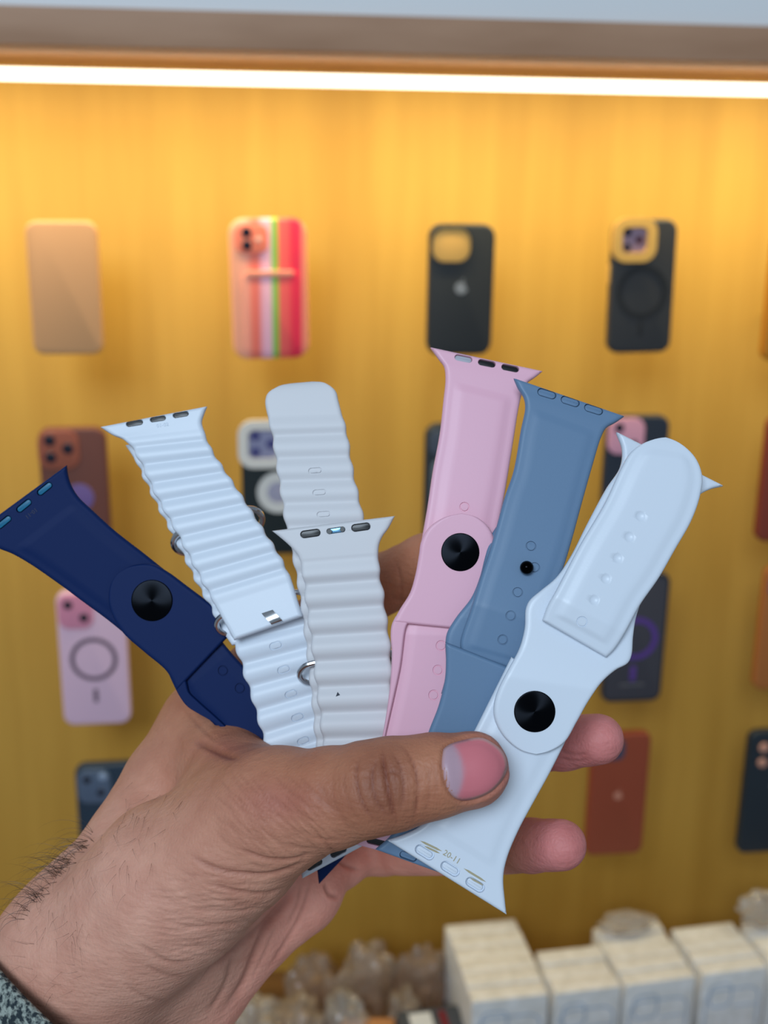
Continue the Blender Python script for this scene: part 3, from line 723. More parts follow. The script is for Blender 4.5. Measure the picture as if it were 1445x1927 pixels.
St = strap('strap_tail', pink, M_pink,
    [(762, 1155), (758, 1190), (750, 1253), (738, 1315), (720, 1392), (711, 1440), (706, 1470)],
    [(862, 1160), (872, 1200), (868, 1270), (858, 1330), (842, 1395), (832, 1440), (826, 1470)],
    [(0, 315.0), (.12, 314.3), (1, 313.8)], plateau=(1.8, 1.4, 0.3, 0, 1), r=0.7)
ring_holes(St, [(830, 1215), (824, 1261), (816, 1308)], 10, 0.4)
Sc = strap('connector_end', pink, M_pink, [(706, 1470), (690, 1510), (665, 1545), (640, 1562), (612, 1572)], [(850, 1480), (846, 1540), (840, 1575), (838, 1600), (836, 1634)], [(0, 314), (1, 316)], T=2.2, r=0.8)
slots(Sc, pink, [(708, 1585, 38, 13, 14)], M_black, depth=1.0, sink=0.3, shrink=0.86)

# ---- 5 slate band, seen from its inner side --------------------------------------------------------
slate = thing('watch_band', 'slate blue silicone band with a black ball pin poking through a hole', 'watch band', P(860, 1480, 306), 'watch bands held in the hand')
S = strap('hole_strap', slate, M_slate,
    [(966, 712), (974, 730), (985, 748), (988, 767), (980, 809), (966, 887), (949, 937), (933, 995), (918, 1045), (905, 1083), (886, 1145), (866, 1208), (868, 1224), (880, 1234)],
    [(1175, 784), (1157, 796), (1140, 806), (1131, 823), (1115, 875), (1095, 946), (1076, 1016), (1061, 1066), (1045, 1110), (1030, 1160), (1010, 1220), (995, 1250), (985, 1262), (975, 1264)],
    [(0, 318), (.8, 304.6), (1, 305.0)], plateau=(2.0, 1.6, 0.25, 7, 1))
slots(S, slate, [(1029, 740.5, 37, 17, 16), (1073, 755, 37, 17, 17), (1117, 770, 37, 17, 17)], M_slate, depth=1.1, sink=0.12, shrink=0.80)
ring_holes(S, [(999, 1028), (974, 1115), (961, 1159), (946, 1204)], 10, 0.45)
ring_holes(S, [(1006, 1068)], 10, 0.45)
M, s = frame_at(S, 989, 1070)
bm = bmesh.new(); bmesh.ops.create_uvsphere(bm, u_segments=28, v_segments=16, radius=13*s, matrix=M @ Matrix.Translation((0, 0, 11*s)))
bmesh.ops.create_cone(bm, cap_ends=True, segments=20, radius1=8*s, radius2=7*s, depth=14*s, matrix=M @ Matrix.Translation((0, 0, 0)))
finish('pin_stud', bm, M_pin, S.o, angle=60)
strap('pin_strap', slate, M_slate,
    [(985, 960), (950, 975), (925, 1005), (912, 1050), (903, 1085), (887, 1124), (858, 1162), (841, 1191), (838, 1211), (839, 1245), (837, 1278), (830, 1305)],
    [(985, 960), (1015, 968), (1045, 990), (1055, 1030), (1048, 1070), (1040, 1110), (1045, 1150), (1050, 1190), (1045, 1230), (1030, 1270), (1010, 1310), (1000, 1340)],
    [(0, 314.5), (.22, 313.0), (.45, 308.4), (.62, 307.0), (1, 306.4)], T=2.3, r=0.9)
Sa = strap('pin_strap_front', slate, M_slate,
    [(838, 1208), (839, 1245), (837, 1278), (825, 1328), (806, 1378), (785, 1450), (760, 1525), (735, 1572), (706, 1598)],
    [(1000, 1272), (990, 1300), (982, 1330), (975, 1370), (968, 1410), (950, 1490), (935, 1570), (927, 1630), (918, 1675)],
    [(0, 302.6), (1, 304.2)], T=2.2, r=0.9)
slots(Sa, slate, [(768, 1612, 34, 14, 20)], M_slate, depth=1.0, sink=0.2, shrink=0.78)

# ---- 6 white sport band in front -------------------------------------------------------------------
white = thing('watch_band', 'glossy white silicone sport band under the thumb, frontmost of the fan', 'watch band', P(900, 1540, 299), 'watch bands held in the hand')
S = strap('hole_strap', white, M_white,
    [(728, 1581), (760, 1570), (792, 1553), (822, 1520), (850, 1466), (872, 1415), (896, 1368), (925, 1310), (945, 1270), (962, 1236)],
    [(953, 1721), (950, 1695), (947, 1650), (954, 1614), (975, 1563), (1005, 1507), (1031, 1460), (1056, 1411), (1085, 1350), (1105, 1312)],
    [(0, 297), (1, 300.2)], plateau=(2.6, 2.2, 0.45, 8, 0))
slots(S, white, [(799, 1604, 40, 19, 32), (847, 1635, 40, 19, 32), (894, 1665, 40, 19, 32)], M_white, depth=1.3, sink=0.55, shrink=0.60)
emboss(S, white, '20-11', 850, 1613, 11, 32, M_stain)
def smear(pa, pb, w_px):
    M, s = frame_at(S, (pa[0]+pb[0])/2, (pa[1]+pb[1])/2, math.degrees(math.atan2(pb[1]-pa[1], pb[0]-pa[0])))
    l = math.hypot(pb[0]-pa[0], pb[1]-pa[1])*s; bm = bmesh.new()
    prism_bm(bm, M, [(-l/2, 0), (-l*.25, -w_px*s/2), (l*.3, -w_px*s/2), (l/2, 0), (l*.25, w_px*s/2), (-l*.3, w_px*s/2)], -0.05*MM, 0.035*MM)
    finish('grime_streak', bm, M_stain, S.o, smooth=False)
smear((790, 1582), (832, 1602), 4); smear((798, 1592), (828, 1606), 3.5); smear((872, 1634), (915, 1660), 4); smear((884, 1652), (910, 1666), 3)
Sb = strap('pin_strap', white, M_white,
    [(1008, 1419), (976, 1410), (946, 1384), (930, 1352), (929, 1325), (938, 1295), (957, 1258), (977, 1220), (987, 1182), (989, 1146), (996, 1130), (1015, 1113), (1046, 1087), (1072, 1050), (1105, 985), (1140, 920), (1166, 880), (1170, 846), (1159, 813)],
    [(1008, 1419), (1036, 1412), (1062, 1396), (1085, 1358), (1107, 1319), (1132, 1284), (1158, 1261), (1181, 1248), (1188, 1233), (1191, 1197), (1197, 1160), (1212, 1120), (1240, 1070), (1268, 1020), (1296, 965), (1312, 935), (1336, 921), (1361, 915)],
    [(0, 296.8), (.27, 297.0), (.36, 298.8), (.5, 300.6), (1, 311)], T=2.3, r=0.9)
pin_disc(Sb, white, 1006, 1339, 39, 60)
St = strap('strap_tail', white, M_white,
    [(1020, 1167), (1030, 1140), (1046, 1111), (1092, 1024), (1137, 948), (1168, 882), (1186, 852), (1212, 834), (1250, 827)],
    [(1140, 1237), (1155, 1222), (1176, 1190), (1203, 1140), (1239, 1088), (1270, 1034), (1299, 983), (1315, 940), (1321, 900), (1310, 866), (1285, 841), (1250, 827)],
    [(0, 297.4), (.12, 296.6), (1, 306)], plateau=(2.4, 2.0, 0.5, 0, 3.5), r=0.9, T=2.5)
dimples(St, [(1205, 971), (1184, 1010), (1162, 1050), (1140, 1089), (1118, 1129)], 10, 0.45)
ring_holes(St, [(1095, 1170)], 10.5, 0.35, 2.4)

# ------------------------------------------------------------------ the hand
def cf(px, py, d): return np.array(((px-CX)*d/FPX, -(py-CY)*d/FPX, d), np.float32)   # camera frame, mm
CH = []   # (list of nodes, blend)
def chain(nodes, k): CH.append(([(cf(x, y, d), r) for x, y, d, r in nodes], k))
chain([(-40, 2090, 352, 28), (30, 1985, 347, 27.5), (165, 1800, 340, 25)], 6)
chain([(150, 2130, 366, 27), (235, 1960, 364, 25), (345, 1835, 361, 21), (455, 1742, 362, 16.5), (560, 1690, 366, 12)], 9)
chain([(165, 1800, 340, 25), (272, 1606, 347, 18.5), (330, 1480, 354, 16), (388, 1364, 360, 13.5)], 9)
chain([(230, 1800, 350, 23), (370, 1620, 365, 19), (480, 1480, 382, 14)], 9)
chain([(300, 1820, 360, 21), (430, 1680, 368, 17), (560, 1580, 386, 13)], 9)
chain([(330, 1730, 350, 24), (450, 1640, 362, 18), (585, 1645, 374, 11)], 9)
chain([(210, 1775, 331, 22), (328, 1662, 320, 23), (440, 1588, 309, 18.5), (530, 1524, 300, 14.2)], 5)
chain([(395, 1400, 352, 11.5), (450, 1490, 326, 15), (500, 1520, 306, 14)], 8)
chain([(530, 1524, 300, 14.2), (620, 1502, 292, 12.6), (700, 1483, 287.5, 11.7), (745, 1474, 287, 11.4), (810, 1461, 287, 10.4), (886, 1449, 288, 9.4)], 5)
chain([(388, 1364, 360, 13), (560, 1200, 384, 10.5), (725, 1097, 376, 9.6), (800, 1060, 368, 9.2), (880, 1025, 360, 8.2)], 4)
chain([(480, 1480, 382, 13.5), (700, 1420, 396, 11), (930, 1402, 362, 9.2), (1060, 1398, 332, 7.8), (1126, 1391, 322, 7.0)], 3)
chain([(560, 1575, 386, 12.5), (720, 1590, 394, 10.0), (900, 1592, 362, 8.8), (1000, 1591, 338, 7.7), (1056, 1590, 326, 7.1)], 2.5)
chain([(575, 1655, 374, 11), (640, 1620, 384, 9.0), (690, 1590, 392, 8.2), (790, 1545, 384, 7.6), (850, 1530, 374, 7)], 2.5)
def hand_sdf(pts):
    D = None
    for nodes, k in CH:
        E = None
        for (a, ra), (b, rb) in zip(nodes, nodes[1:]):
            ab = b - a; t = np.clip(((pts - a) @ ab)/np.dot(ab, ab), 0, 1)
            q = pts - a - t[:, None]*ab; dd = np.sqrt((q*q).sum(1)) - (ra + (rb-ra)*t)
            if E is None: E = dd
            else:
                h = np.clip(0.5 + 0.5*(E - dd)/3.0, 0, 1); E = E*(1-h) + dd*h - 3.0*h*(1-h)*0.35
        if D is None: D = E
        else:
            h = np.clip(0.5 + 0.5*(D - E)/k, 0, 1); D = D*(1-h) + E*h - k*h*(1-h)
    return D
def surface_nets(vol, org, hstep):
    s = vol < 0; nx, ny, nz = vol.shape
    acc = np.zeros((nx-1, ny-1, nz-1, 3), np.float32); cnt = np.zeros((nx-1, ny-1, nz-1), np.float32)
    for ax in range(3):
        o = [a for a in range(3) if a != ax]
        sl0 = [slice(None)]*3; sl1 = [slice(None)]*3; sl0[ax] = slice(0, -1); sl1[ax] = slice(1, None)
        v0, v1 = vol[tuple(sl0)], vol[tuple(sl1)]; ch = s[tuple(sl0)] != s[tuple(sl1)]
        t = np.where(ch, v0/np.where(ch, v0 - v1, 1), 0)
        for d0 in (0, 1):
            for d1 in (0, 1):
                sl = [slice(None)]*3; sl[o[0]] = slice(d0, d0 + vol.shape[o[0]] - 1); sl[o[1]] = slice(d1, d1 + vol.shape[o[1]] - 1)
                c = ch[tuple(sl)]; tt = t[tuple(sl)]
                acc[..., ax] += np.where(c, tt, 0); acc[..., o[0]] += c*d0; acc[..., o[1]] += c*d1; cnt += c
    act = cnt > 0; idx = -np.ones(act.shape, np.int64); idx[act] = np.arange(act.sum())
    ijk = np.argwhere(act); V = org + hstep*(ijk + acc[act]/cnt[act][:, None]); F = []
    for ax in range(3):
        o = [(ax+1) % 3, (ax+2) % 3]
        sl0 = [slice(None)]*3; sl1 = [slice(None)]*3; sl0[ax] = slice(0, -1); sl1[ax] = slice(1, None)
        ch = s[tuple(sl0)] != s[tuple(sl1)]; e = np.argwhere(ch); ins = s[tuple(sl0)][ch]
        ok = (e[:, o[0]] > 0) & (e[:, o[1]] > 0) & (e[:, o[0]] < vol.shape[o[0]]-1) & (e[:, o[1]] < vol.shape[o[1]]-1); e = e[ok]; ins = ins[ok]
        def cell(a, b):
            q = e.copy(); q[:, o[0]] -= a; q[:, o[1]] -= b; return idx[q[:, 0], q[:, 1], q[:, 2]]
        f = np.stack([cell(1, 1), cell(0, 1), cell(0, 0), cell(1, 0)], 1); f[~ins] = f[~ins][:, ::-1]; F.append(f)
    return V, np.concatenate(F)
allp = np.array([p - r for n_, _ in CH for p, r in n_]); allq = np.array([p + r for n_, _ in CH for p, r in n_])
lo_c, hi_c = allp.min(0) - 4, allq.max(0) + 4
HS = 1.2
dims = np.ceil((hi_c - lo_c)/HS).astype(int) + 1
gx, gy, gz = [lo_c[i] + HS*np.arange(dims[i], dtype=np.float32) for i in range(3)]
# coarse pass, then only cells near the skin
vol = np.full(tuple(dims), 5.0, np.float32)
cs = 4
cxs, cys, czs = gx[::cs], gy[::cs], gz[::cs]
CG = np.stack(np.meshgrid(cxs, cys, czs, indexing='ij'), -1).reshape(-1, 3)
cv = hand_sdf(CG).reshape(len(cxs), len(cys), len(czs))
near = np.abs(cv) < cs*HS*1.4
big = np.repeat(np.repeat(np.repeat(cv, cs, 0), cs, 1), cs, 2)[:dims[0], :dims[1], :dims[2]]
vol[:] = np.where(big < 0, -5.0, 5.0)
nb = np.zeros_like(near); nb |= near
for ax in range(3):
    nb |= np.roll(near, 1, ax) | np.roll(near, -1, ax)
mask = np.repeat(np.repeat(np.repeat(nb, cs, 0), cs, 1), cs, 2)[:dims[0], :dims[1], :dims[2]]
ii = np.argwhere(mask)
vol[mask] = hand_sdf(np.stack([gx[ii[:, 0]], gy[ii[:, 1]], gz[ii[:, 2]]], 1))
V, Fq = surface_nets(vol, lo_c, HS)
_a, _b, _c = V[Fq[:, 0]], V[Fq[:, 1]], V[Fq[:, 2]]
if ((_a*np.cross(_b, _c)).sum() > 0) == (RGT.cross(UPV).dot(FWD) < 0): Fq = Fq[:, ::-1]     # outward faces
BAS = np.array([list(RGT), list(UPV), list(FWD)])                     # rows
def c2w(Vc): return np.array(CAM) + (Vc*MM) @ BAS
def w2c(Vw): return ((Vw - np.array(CAM)) @ BAS.T)/MM
me = bpy.data.meshes.new('hand'); me.from_pydata(c2w(V).tolist(), [], Fq.tolist()); me.update()
ob = bpy.data.objects.new('tmp', me); COL.objects.link(ob)
sm = ob.modifiers.new('smooth', 'SMOOTH'); sm.factor = 0.5; sm.iterations = 3
sb = ob.modifiers.new('sub', 'SUBSURF'); sb.levels = 1; sb.render_levels = 1
dg = bpy.context.evaluated_depsgraph_get(); me2 = bpy.data.meshes.new_from_object(ob.evaluated_get(dg)); bpy.data.objects.remove(ob); bpy.data.meshes.remove(me)
me2.name = 'hand'
nv = len(me2.vertices); co = np.zeros(nv*3); me2.vertices.foreach_get('co', co); co = co.reshape(-1, 3)
no = np.zeros(nv*3); me2.vertices.foreach_get('normal', no); no = no.reshape(-1, 3)
cc = w2c(co); PX = CX + FPX*cc[:, 0]/cc[:, 2]; PY = CY - FPX*cc[:, 1]/cc[:, 2]; DD = cc[:, 2]
vd = np.array(CAM) - co; vd /= np.linalg.norm(vd, axis=1)[:, None]; FAC = (vd*no).sum(1)
disp = np.zeros(nv); dark = np.zeros(nv)
def poly_dist(poly, sel):
    p = np.stack([PX[sel], PY[sel]], 1); best = np.full(len(p), 1e9); par = np.zeros(len(p)); n = len(poly)
    for i in range(n-1):
        a = poly[i]; b = poly[i+1]; ab = b - a; t = np.clip(((p-a) @ ab)/max(ab @ ab, 1e-9), 0, 1)
        d = np.hypot(*(p - a - t[:, None]*ab).T); m_ = d < best; best = np.where(m_, d, best); par = np.where(m_, (i+t)/(n-1), par)
    return best, par
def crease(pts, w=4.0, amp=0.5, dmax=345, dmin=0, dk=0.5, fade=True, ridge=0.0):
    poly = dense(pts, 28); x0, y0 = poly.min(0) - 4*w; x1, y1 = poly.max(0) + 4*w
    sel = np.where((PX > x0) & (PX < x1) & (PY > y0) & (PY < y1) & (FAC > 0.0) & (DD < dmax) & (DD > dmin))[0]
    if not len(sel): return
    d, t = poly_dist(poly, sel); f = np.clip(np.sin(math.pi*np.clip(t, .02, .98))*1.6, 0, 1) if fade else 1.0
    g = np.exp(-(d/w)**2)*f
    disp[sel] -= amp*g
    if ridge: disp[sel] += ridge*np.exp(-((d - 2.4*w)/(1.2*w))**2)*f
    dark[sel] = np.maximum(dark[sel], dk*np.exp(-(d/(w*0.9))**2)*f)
# thumb knuckle
for p, w, a, k in (
    ([(722, 1404), (721, 1431), (726, 1462), (731, 1492), (740, 1529), (748, 1552)], 3.8, 1.1, 0.95),
    ([(680, 1420), (671, 1445), (671, 1470), (683, 1512), (706, 1547)], 3.0, 0.55, 0.7),
    ([(712, 1425), (701, 1452), (701, 1477), (710, 1510), (733, 1538)], 3.0, 0.55, 0.7),
    ([(748, 1399), (762, 1410), (774, 1430), (785, 1468), (784, 1512), (779, 1550)], 2.8, 0.5, 0.65),
    ([(735, 1412), (748, 1432), (757, 1462), (758, 1500), (752, 1530)], 2.8, 0.42, 0.55),
    ([(726, 1458), (740, 1452), (756, 1462)], 2.6, 0.30, 0.4),
    ([(800, 1432), (808, 1465), (806, 1505), (800, 1540)], 2.6, 0.18, 0.22),
    ([(816, 1430), (821, 1462), (820, 1500)], 2.6, 0.14, 0.18),
    ([(650, 1440), (648, 1480), (660, 1520), (684, 1556)], 2.6, 0.16, 0.2),
    ([(628, 1450), (626, 1490), (640, 1535), (665, 1570)], 2.6, 0.13, 0.18)): crease(p, w, a, 320, dk=k)
# thenar folds
for p, w, a, k in (
    ([(352, 1606), (402, 1633), (460, 1646), (509, 1646), (557, 1630), (580, 1612)], 4.4, 1.0, 0.7),
    ([(440, 1592), (470, 1606), (509, 1618), (560, 1616), (590, 1602)], 4.0, 0.7, 0.55),
    ([(380, 1660), (446, 1677), (499, 1682), (545, 1668)], 4.2, 0.6, 0.5),
    ([(335, 1708), (436, 1716), (500, 1708)], 4.2, 0.30, 0.28),
    ([(300, 1735), (380, 1745), (470, 1735)], 4.2, 0.28, 0.22),
    ([(258, 1776), (315, 1810), (352, 1818)], 5, 0.5, 0.42),
    ([(270, 1815), (315, 1836), (350, 1838)], 4, 0.3, 0.3),
    ([(300, 1770), (360, 1785), (420, 1775)], 4, 0.25, 0.2),
    ([(230, 1850), (280, 1880), (320, 1884)], 4, 0.3, 0.25),
    ([(560, 1560), (600, 1580), (640, 1580)], 3.5, 0.2, 0.2),
    ([(490, 1560), (540, 1592), (600, 1598)], 3.5, 0.25, 0.25)): crease(p, w, a, 340, dk=k)
rr = random.Random(5)
for k in range(80):      # fine parallel wrinkles over the base of the thumb
    t = rr.random(); x = 420 + 210*rr.random(); y = 1470 + (x - 420)*0.05 + 120*t; l = 22 + 26*rr.random(); a = math.radians(38 + 14*rr.random())
    crease([(x - l*math.cos(a), y - l*math.sin(a)), (x, y + 2), (x + l*math.cos(a), y + l*math.sin(a)*0.9)], 2.2, 0.17, 320, dk=0.22)
for k in range(60):      # and across the thenar pad
    x = 300 + 200*rr.random(); y = 1640 + 160*rr.random() - (x - 400)*0.15; l = 28 + 34*rr.random()
    crease([(x - l, y - 5), (x, y + 5), (x + l, y - 2)], 2.4, 0.16, 335, dk=0.18)
crease([(362, 1392), (395, 1406), (428, 1420), (452, 1426)], 7, 0.9, 372, dk=0.7)
crease([(345, 1330), (372, 1362), (410, 1396)], 4, 0.3, 372, dk=0.25)
# palm lines
for p, w, a, k in (
    ([(566, 1650), (548, 1678), (499, 1737), (436, 1790), (368, 1838), (300, 1887)], 7, 1.0, 0.4),
    ([(548, 1660), (538, 1700), (500, 1748), (478, 1800), (460, 1846), (421, 1904)], 7, 1.1, 0.55),
    ([(586, 1650), (570, 1710), (540, 1770), (500, 1830)], 4.5, 0.5, 0.35),
    ([(566, 1660), (560, 1700), (540, 1745)], 4, 0.4, 0.3),
    ([(610, 1660), (622, 1684), (640, 1690)], 4.5, 0.9, 0.6),
    ([(628, 1610), (650, 1628), (680, 1640)], 4.5, 0.7, 0.5),
    ([(440, 1790), (425, 1850), (390, 1910)], 5, 0.5, 0.35),
    ([(520, 1740), (500, 1790), (470, 1850)], 3.5, 0.3, 0.2)): crease(p, w, a, 420, 330, dk=k)
# finger joints
for p in ([(1048, 1408), (1080, 1420), (1112, 1416)], [(1050, 1425), (1085, 1432), (1110, 1428)]): crease(p, 3, 0.25, 360, dk=0.3)
crease([(742, 1052), (752, 1080), (756, 1112), (752, 1140)], 3, 0.3, 400, 340, dk=0.3); crease([(732, 1122), (760, 1130), (786, 1112)], 3, 0.2, 400, 340, dk=0.2)
# bed of the thumb nail
NAIL = [(834, 1410), (831, 1437), (836, 1468), (846, 1492), (864, 1506), (895, 1503), (925, 1489), (947, 1465), (955, 1440), (947, 1416), (926, 1397), (904, 1388), (866, 1394), (843, 1402)]
crease(NAIL + [NAIL[0]], 3.2, 0.45, 300, dk=0.5, fade=False, ridge=0.22)
co2 = co + no*(disp*MM)[:, None]
me2.vertices.foreach_set('co', co2.reshape(-1)); me2.update()
# shade painted into the creases, over the regional skin pigment
def blob(cx, cy, rx, ry): return np.exp(-(((PX-cx)/rx)**2 + ((PY-cy)/ry)**2))
tan, rose, palm, tip, kn = [np.array(lin(c)) for c in ((184, 122, 92), (216, 160, 138), (255, 176, 154), (214, 132, 128), (136, 82, 60))]
w_r = np.clip((1560 - PX*0.35 - PY*0.0 - 1400 + (PY - 1400)*0.55)/220, 0, 1)
colr = tan[None]*(1-w_r[:, None]) + rose[None]*w_r[:, None]
w_p = np.clip((DD - 338)/14, 0, 1)*np.clip((PX + 0.9*(PY-1700) - 380)/120, 0, 1); colr = colr*(1-w_p[:, None]) + palm[None]*w_p[:, None]
w_t = np.clip((PX - 940)/80, 0, 1); colr = colr*(1-w_t[:, None]) + tip[None]*w_t[:, None]
w_t2 = np.clip((PX - 850)/110, 0, 1)*(DD < 300); colr = colr*(1-.45*w_t2[:, None]) + tip[None]*.45*w_t2[:, None]
w_k = np.clip(0.85*blob(728, 1478, 46, 80) + 0.35*blob(660, 1480, 60, 80), 0, .8)*(DD < 310); colr = colr*(1-w_k[:, None]) + kn[None]*w_k[:, None]
w_b = np.clip(0.55*blob(520, 1510, 80, 40) + 0.5*blob(410, 1412, 60, 26), 0, .6); red = np.array(lin((176, 104, 92))); colr = colr*(1-w_b[:, None]) + red[None]*w_b[:, None]
crease_shade = np.array(lin((120, 62, 48))); colr = colr*(1-0.75*dark[:, None]) + crease_shade[None]*0.75*dark[:, None]  # shade painted into the colour along every carved crease
at = me2.color_attributes.new('tint', 'FLOAT_COLOR', 'POINT'); at.data.foreach_set('color', np.concatenate([colr, np.ones((nv, 1))], 1).astype(np.float32).reshape(-1))

M_skin = mat('skin', (200, 140, 110), 0.56)
b = bsdf(M_skin)
vc = nd(M_skin, 'ShaderNodeVertexColor', layer_name='tint')
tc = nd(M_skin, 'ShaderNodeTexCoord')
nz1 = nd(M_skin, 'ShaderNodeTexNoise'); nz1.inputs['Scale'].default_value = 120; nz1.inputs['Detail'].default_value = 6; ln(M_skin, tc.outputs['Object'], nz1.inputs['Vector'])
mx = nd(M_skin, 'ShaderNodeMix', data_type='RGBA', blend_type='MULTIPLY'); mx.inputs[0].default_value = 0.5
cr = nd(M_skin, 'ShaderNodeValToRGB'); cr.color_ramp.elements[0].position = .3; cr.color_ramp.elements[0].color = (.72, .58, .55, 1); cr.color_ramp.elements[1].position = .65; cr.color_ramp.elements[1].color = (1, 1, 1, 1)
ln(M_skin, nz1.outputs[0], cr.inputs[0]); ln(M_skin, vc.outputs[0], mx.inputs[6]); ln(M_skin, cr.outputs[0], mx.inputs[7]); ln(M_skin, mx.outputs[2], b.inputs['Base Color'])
b.inputs['Subsurface Weight'].default_value = 0.12; b.inputs['Subsurface Radius'].default_value = (1.0, 0.35, 0.2); b.inputs['Subsurface Scale'].default_value = 0.003
b.inputs['Specular IOR Level'].default_value = 0.35
# fine skin relief: cells plus stretched wrinkles
vo = nd(M_skin, 'ShaderNodeTexVoronoi', feature='DISTANCE_TO_EDGE'); vo.inputs['Scale'].default_value = 900
mp = nd(M_skin, 'ShaderNodeMapping'); mp.inputs['Rotation'].default_value = (0, math.radians(40), 0); mp.inputs['Scale'].default_value = (1.0, 1.0, 0.45); ln(M_skin, tc.outputs['Object'], mp.inputs[0]); ln(M_skin, mp.outputs[0], vo.inputs['Vector'])
nz2 = nd(M_skin, 'ShaderNodeTexNoise'); nz2.inputs['Scale'].default_value = 420; nz2.inputs['Detail'].default_value = 4
mp2 = nd(M_skin, 'ShaderNodeMapping'); mp2.inputs['Rotation'].default_value = (0, math.radians(-35), 0); mp2.inputs['Scale'].default_value = (0.5, 1.0, 1.6); ln(M_skin, tc.outputs['Object'], mp2.inputs[0]); ln(M_skin, mp2.outputs[0], nz2.inputs['Vector'])
b1 = nd(M_skin, 'ShaderNodeBump'); b1.inputs['Strength'].default_value = 0.6; b1.inputs['Distance'].default_value = 0.00025
b2 = nd(M_skin, 'ShaderNodeBump'); b2.inputs['Strength'].default_value = 0.55; b2.inputs['Distance'].default_value = 0.0007
ln(M_skin, vo.outputs['Distance'], b1.inputs['Height']); ln(M_skin, nz2.outputs[0], b2.inputs['Height']); ln(M_skin, b1.outputs[0], b2.inputs['Normal']); ln(M_skin, b2.outputs[0], b.inputs['Normal'])

person = thing('person', 'left hand and hairy wrist in a dark knit sleeve holding the fanned watch bands', 'person', P(120, 1960, 350))
hand = link_mesh('hand', me2, M_skin, person, True, 180)
hbvh = BVHTree.FromPolygons([Vector(v) for v in co2], [list(p.vertices) for p in me2.polygons])
def hit(px, py):
    loc, nrm, _, _ = hbvh.ray_cast(CAM, ray(px, py).normalized()); return loc, nrm
# thumb nail: a curved plate following the thumb
nl = dense(NAIL + [NAIL[0]], 49)[:-1]; ctr = np.array((893.0, 1447.0))
bm = bmesh.new(); rings_ = []; RN = 9; cols = {}
lun, bed, edge = np.array(lin((180, 148, 160))), np.array(lin((206, 116, 124))), np.array(lin((214, 172, 164)))
def smoothed_hit(x, y):
    acc = 0; n = 0
    for ox in (-9, 0, 9):
        for oy in (-9, 0, 9):
            l, _ = hit(ctr[0] + (x + ox - ctr[0])*0.93, ctr[1] + (y + oy - ctr[1])*0.93)
            if l is not None: acc += (l - CAM).dot(FWD)/MM; n += 1
    return acc/n
d_mid = smoothed_hit(*ctr)
for i in range(RN + 1):
    f = i/RN; row = []
    for k in range(len(nl)):
        p = ctr + (nl[k] - ctr)*f; dpt = min(smoothed_hit(*p), d_mid + 4.2)
        lift = 0.50*math.sqrt(max(0, 1 - (f*0.985)**6)) - 0.28*(f > 0.99)
        v = bm.verts.new(P(p[0], p[1], dpt - lift)); row.append(v)
        lx = 872 - 0.006*(p[1] - 1455)**2 if True else 0
        s_ = 1/(1 + math.exp((p[0] - lx)/2.2)); c_ = lun*s_ + bed*(1 - s_)
        g_ = max(0, min(1, (f - 0.93)/0.05))*(1 if p[0] > 885 else 0.5); c_ = c_*(1-g_) + edge*g_
        cols[v] = c_
        if i == 0: break
    rings_.append(row)
for k in range(len(nl)): bm.faces.new((rings_[0][0], rings_[1][k], rings_[1][(k+1) % len(nl)]))
for i in range(1, RN):
    for k in range(len(nl)):
        q = (k+1) % len(nl); bm.faces.new((rings_[i][k], rings_[i+1][k], rings_[i+1][q], rings_[i][q]))
bm.verts.index_update(); clist = [cols[v] for v in bm.verts]
nail_me = bpy.data.meshes.new('thumb_nail'); bm.normal_update(); bm.to_mesh(nail_me); bm.free()
at = nail_me.color_attributes.new('tint', 'FLOAT_COLOR', 'POINT'); at.data.foreach_set('color', np.concatenate([np.array(clist), np.ones((len(clist), 1))], 1).astype(np.float32).reshape(-1))
M_nail = mat('nail', (210, 130, 140), 0.36); vc = nd(M_nail, 'ShaderNodeVertexColor', layer_name='tint'); ln(M_nail, vc.outputs[0], bsdf(M_nail).inputs['Base Color'])
bsdf(M_nail).inputs['Coat Weight'].default_value = 0.0; bsdf(M_nail).inputs['Coat Roughness'].default_value = 0.2
bsdf(M_nail).inputs['Specular IOR Level'].default_value = 0.3
add_bump(M_nail, 300, 0.12, 0.0004, 2, stretch=(0.15, 1, 3))
nail = link_mesh('thumb_nail', nail_me, M_nail, hand, True, 180); nail['label'] = 'short pink thumb nail with pale half moon'
md = nail.modifiers.new('solid', 'SOLIDIFY'); md.thickness = 0.0003; md.offset = -1

# arm hair
OUTL = dense([(0, 1752), (60, 1692), (110, 1635), (150, 1590), (190, 1535), (215, 1498), (250, 1420)], 100)
bm = bmesh.new(); rh = random.Random(11)
def hair(px, py, ang, length, curl, rad):
    l, nn = hit(px, py)
    if l is None: return
    d = (l - CAM).dot(FWD)/MM; pts = []; x, y, a = px, py, ang; N = 8
    for i in range(N):
        lift = 0.2 + 2.2*math.sin(math.pi*i/(N-1))*0.6 + 0.5*i/(N-1); l2, _ = hit(x, y)
        dd_ = min(d, (l2 - CAM).dot(FWD)/MM) if l2 is not None else d
        pts.append(P(x, y, dd_ - (lift if i else -0.3))); x += math.cos(a)*length/(N-1); y += math.sin(a)*length/(N-1); a += curl/(N-1)
    tube_bm(bm, pts, rad*MM, 3, taper=lambda t: 1.05 - t)
for k in range(85):     # tuft on the back of the wrist
    t = 0.5*rh.random()**0.8 + 0.08; q = OUTL[int(t*99)]; ins = 1 + 24*rh.random()**2
    ins *= 0.6; hair(q[0] + ins*0.8 + 3, q[1] + ins*0.55 + 3, math.radians(rh.uniform(165, 238)), rh.uniform(45, 115), rh.uniform(-2.6, -0.9), rh.uniform(0.05, 0.085))
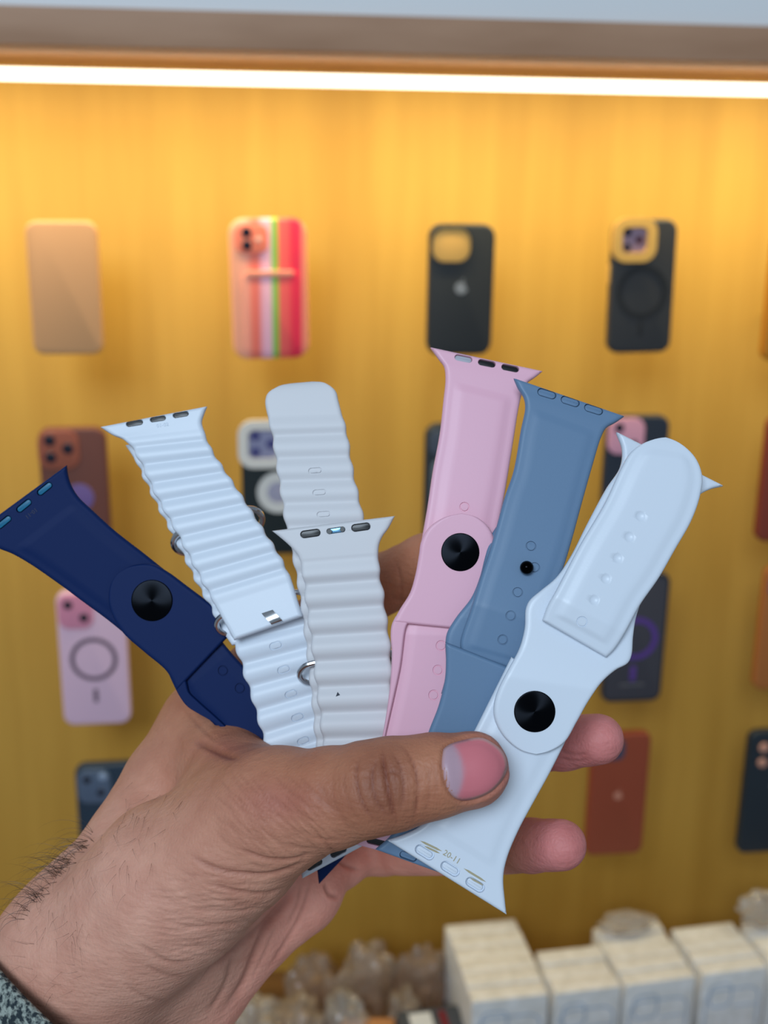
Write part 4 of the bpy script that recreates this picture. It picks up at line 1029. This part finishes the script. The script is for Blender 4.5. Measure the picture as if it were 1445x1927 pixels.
for k in range(16):
    q = OUTL[int(rh.uniform(.25, .62)*99)]; hair(q[0] + 5, q[1] + 4, math.radians(rh.uniform(190, 245)), rh.uniform(60, 120), rh.uniform(-2.6, -1.0), 0.05)
for k in range(70):      # sparse fine hairs lying on the skin
    q = OUTL[int(rh.uniform(.05, .98)*99)]; ins = rh.uniform(10, 130)
    hair(q[0] + ins*.8, q[1] + ins*.6, math.radians(rh.uniform(70, 150)), rh.uniform(22, 60), rh.uniform(-1.0, 1.0), rh.uniform(0.022, 0.04))
for k in range(16):
    hair(rh.uniform(20, 160), rh.uniform(1770, 1880), math.radians(rh.uniform(120, 200)), rh.uniform(30, 60), rh.uniform(-1, 1), 0.028)
hr = finish('arm_hair', bm, mat('hair_brown', (58, 36, 20), 0.5), hand); hr['kind'] = 'stuff'; hr['label'] = 'curly dark brown hair on the wrist'

# knit sleeve
M_knit = mat('knit_wool', (80, 92, 92), 0.9)
noise_color(M_knit, 620, (30, 42, 48), (150, 158, 150), lo=0.42, hi=0.60, detail=2); add_bump(M_knit, 620, 0.9, 0.0012, 2)
c0 = np.array(c2w(cf(164, 1932, 341)[None])[0]); c1 = np.array(c2w(cf(-130, 2250, 372)[None])[0])
ax_ = Vector(c1 - c0).normalized(); tl = (ax_ - FWD*0.66).normalized()      # ring plane tipped toward the hand in front
sx_ = tl.cross(FWD).normalized(); sy_ = tl.cross(sx_).normalized()
bm = bmesh.new(); lp = []
for i, (q, rr_) in enumerate(((4, 31), (0.8, 31.5), (-0.6, 33.2), (0.6, 35), (4, 35.8), (12, 36), (30, 37), (70, 40), (140, 44))):
    c_ = Vector(c0) + ax_*q*MM
    lp.append([bm.verts.new(c_ + (sx_*math.cos(a)*1.22 + sy_*math.sin(a)*1.24)*(rr_*MM)) for a in [2*math.pi*k/56 for k in range(56)]])
for A, B in zip(lp, lp[1:]):
    for k in range(56): bm.faces.new((A[k], A[(k+1) % 56], B[(k+1) % 56], B[k]))
sl = finish('sleeve', bm, M_knit, person, angle=80); sl['label'] = 'dark speckled knit cuff'
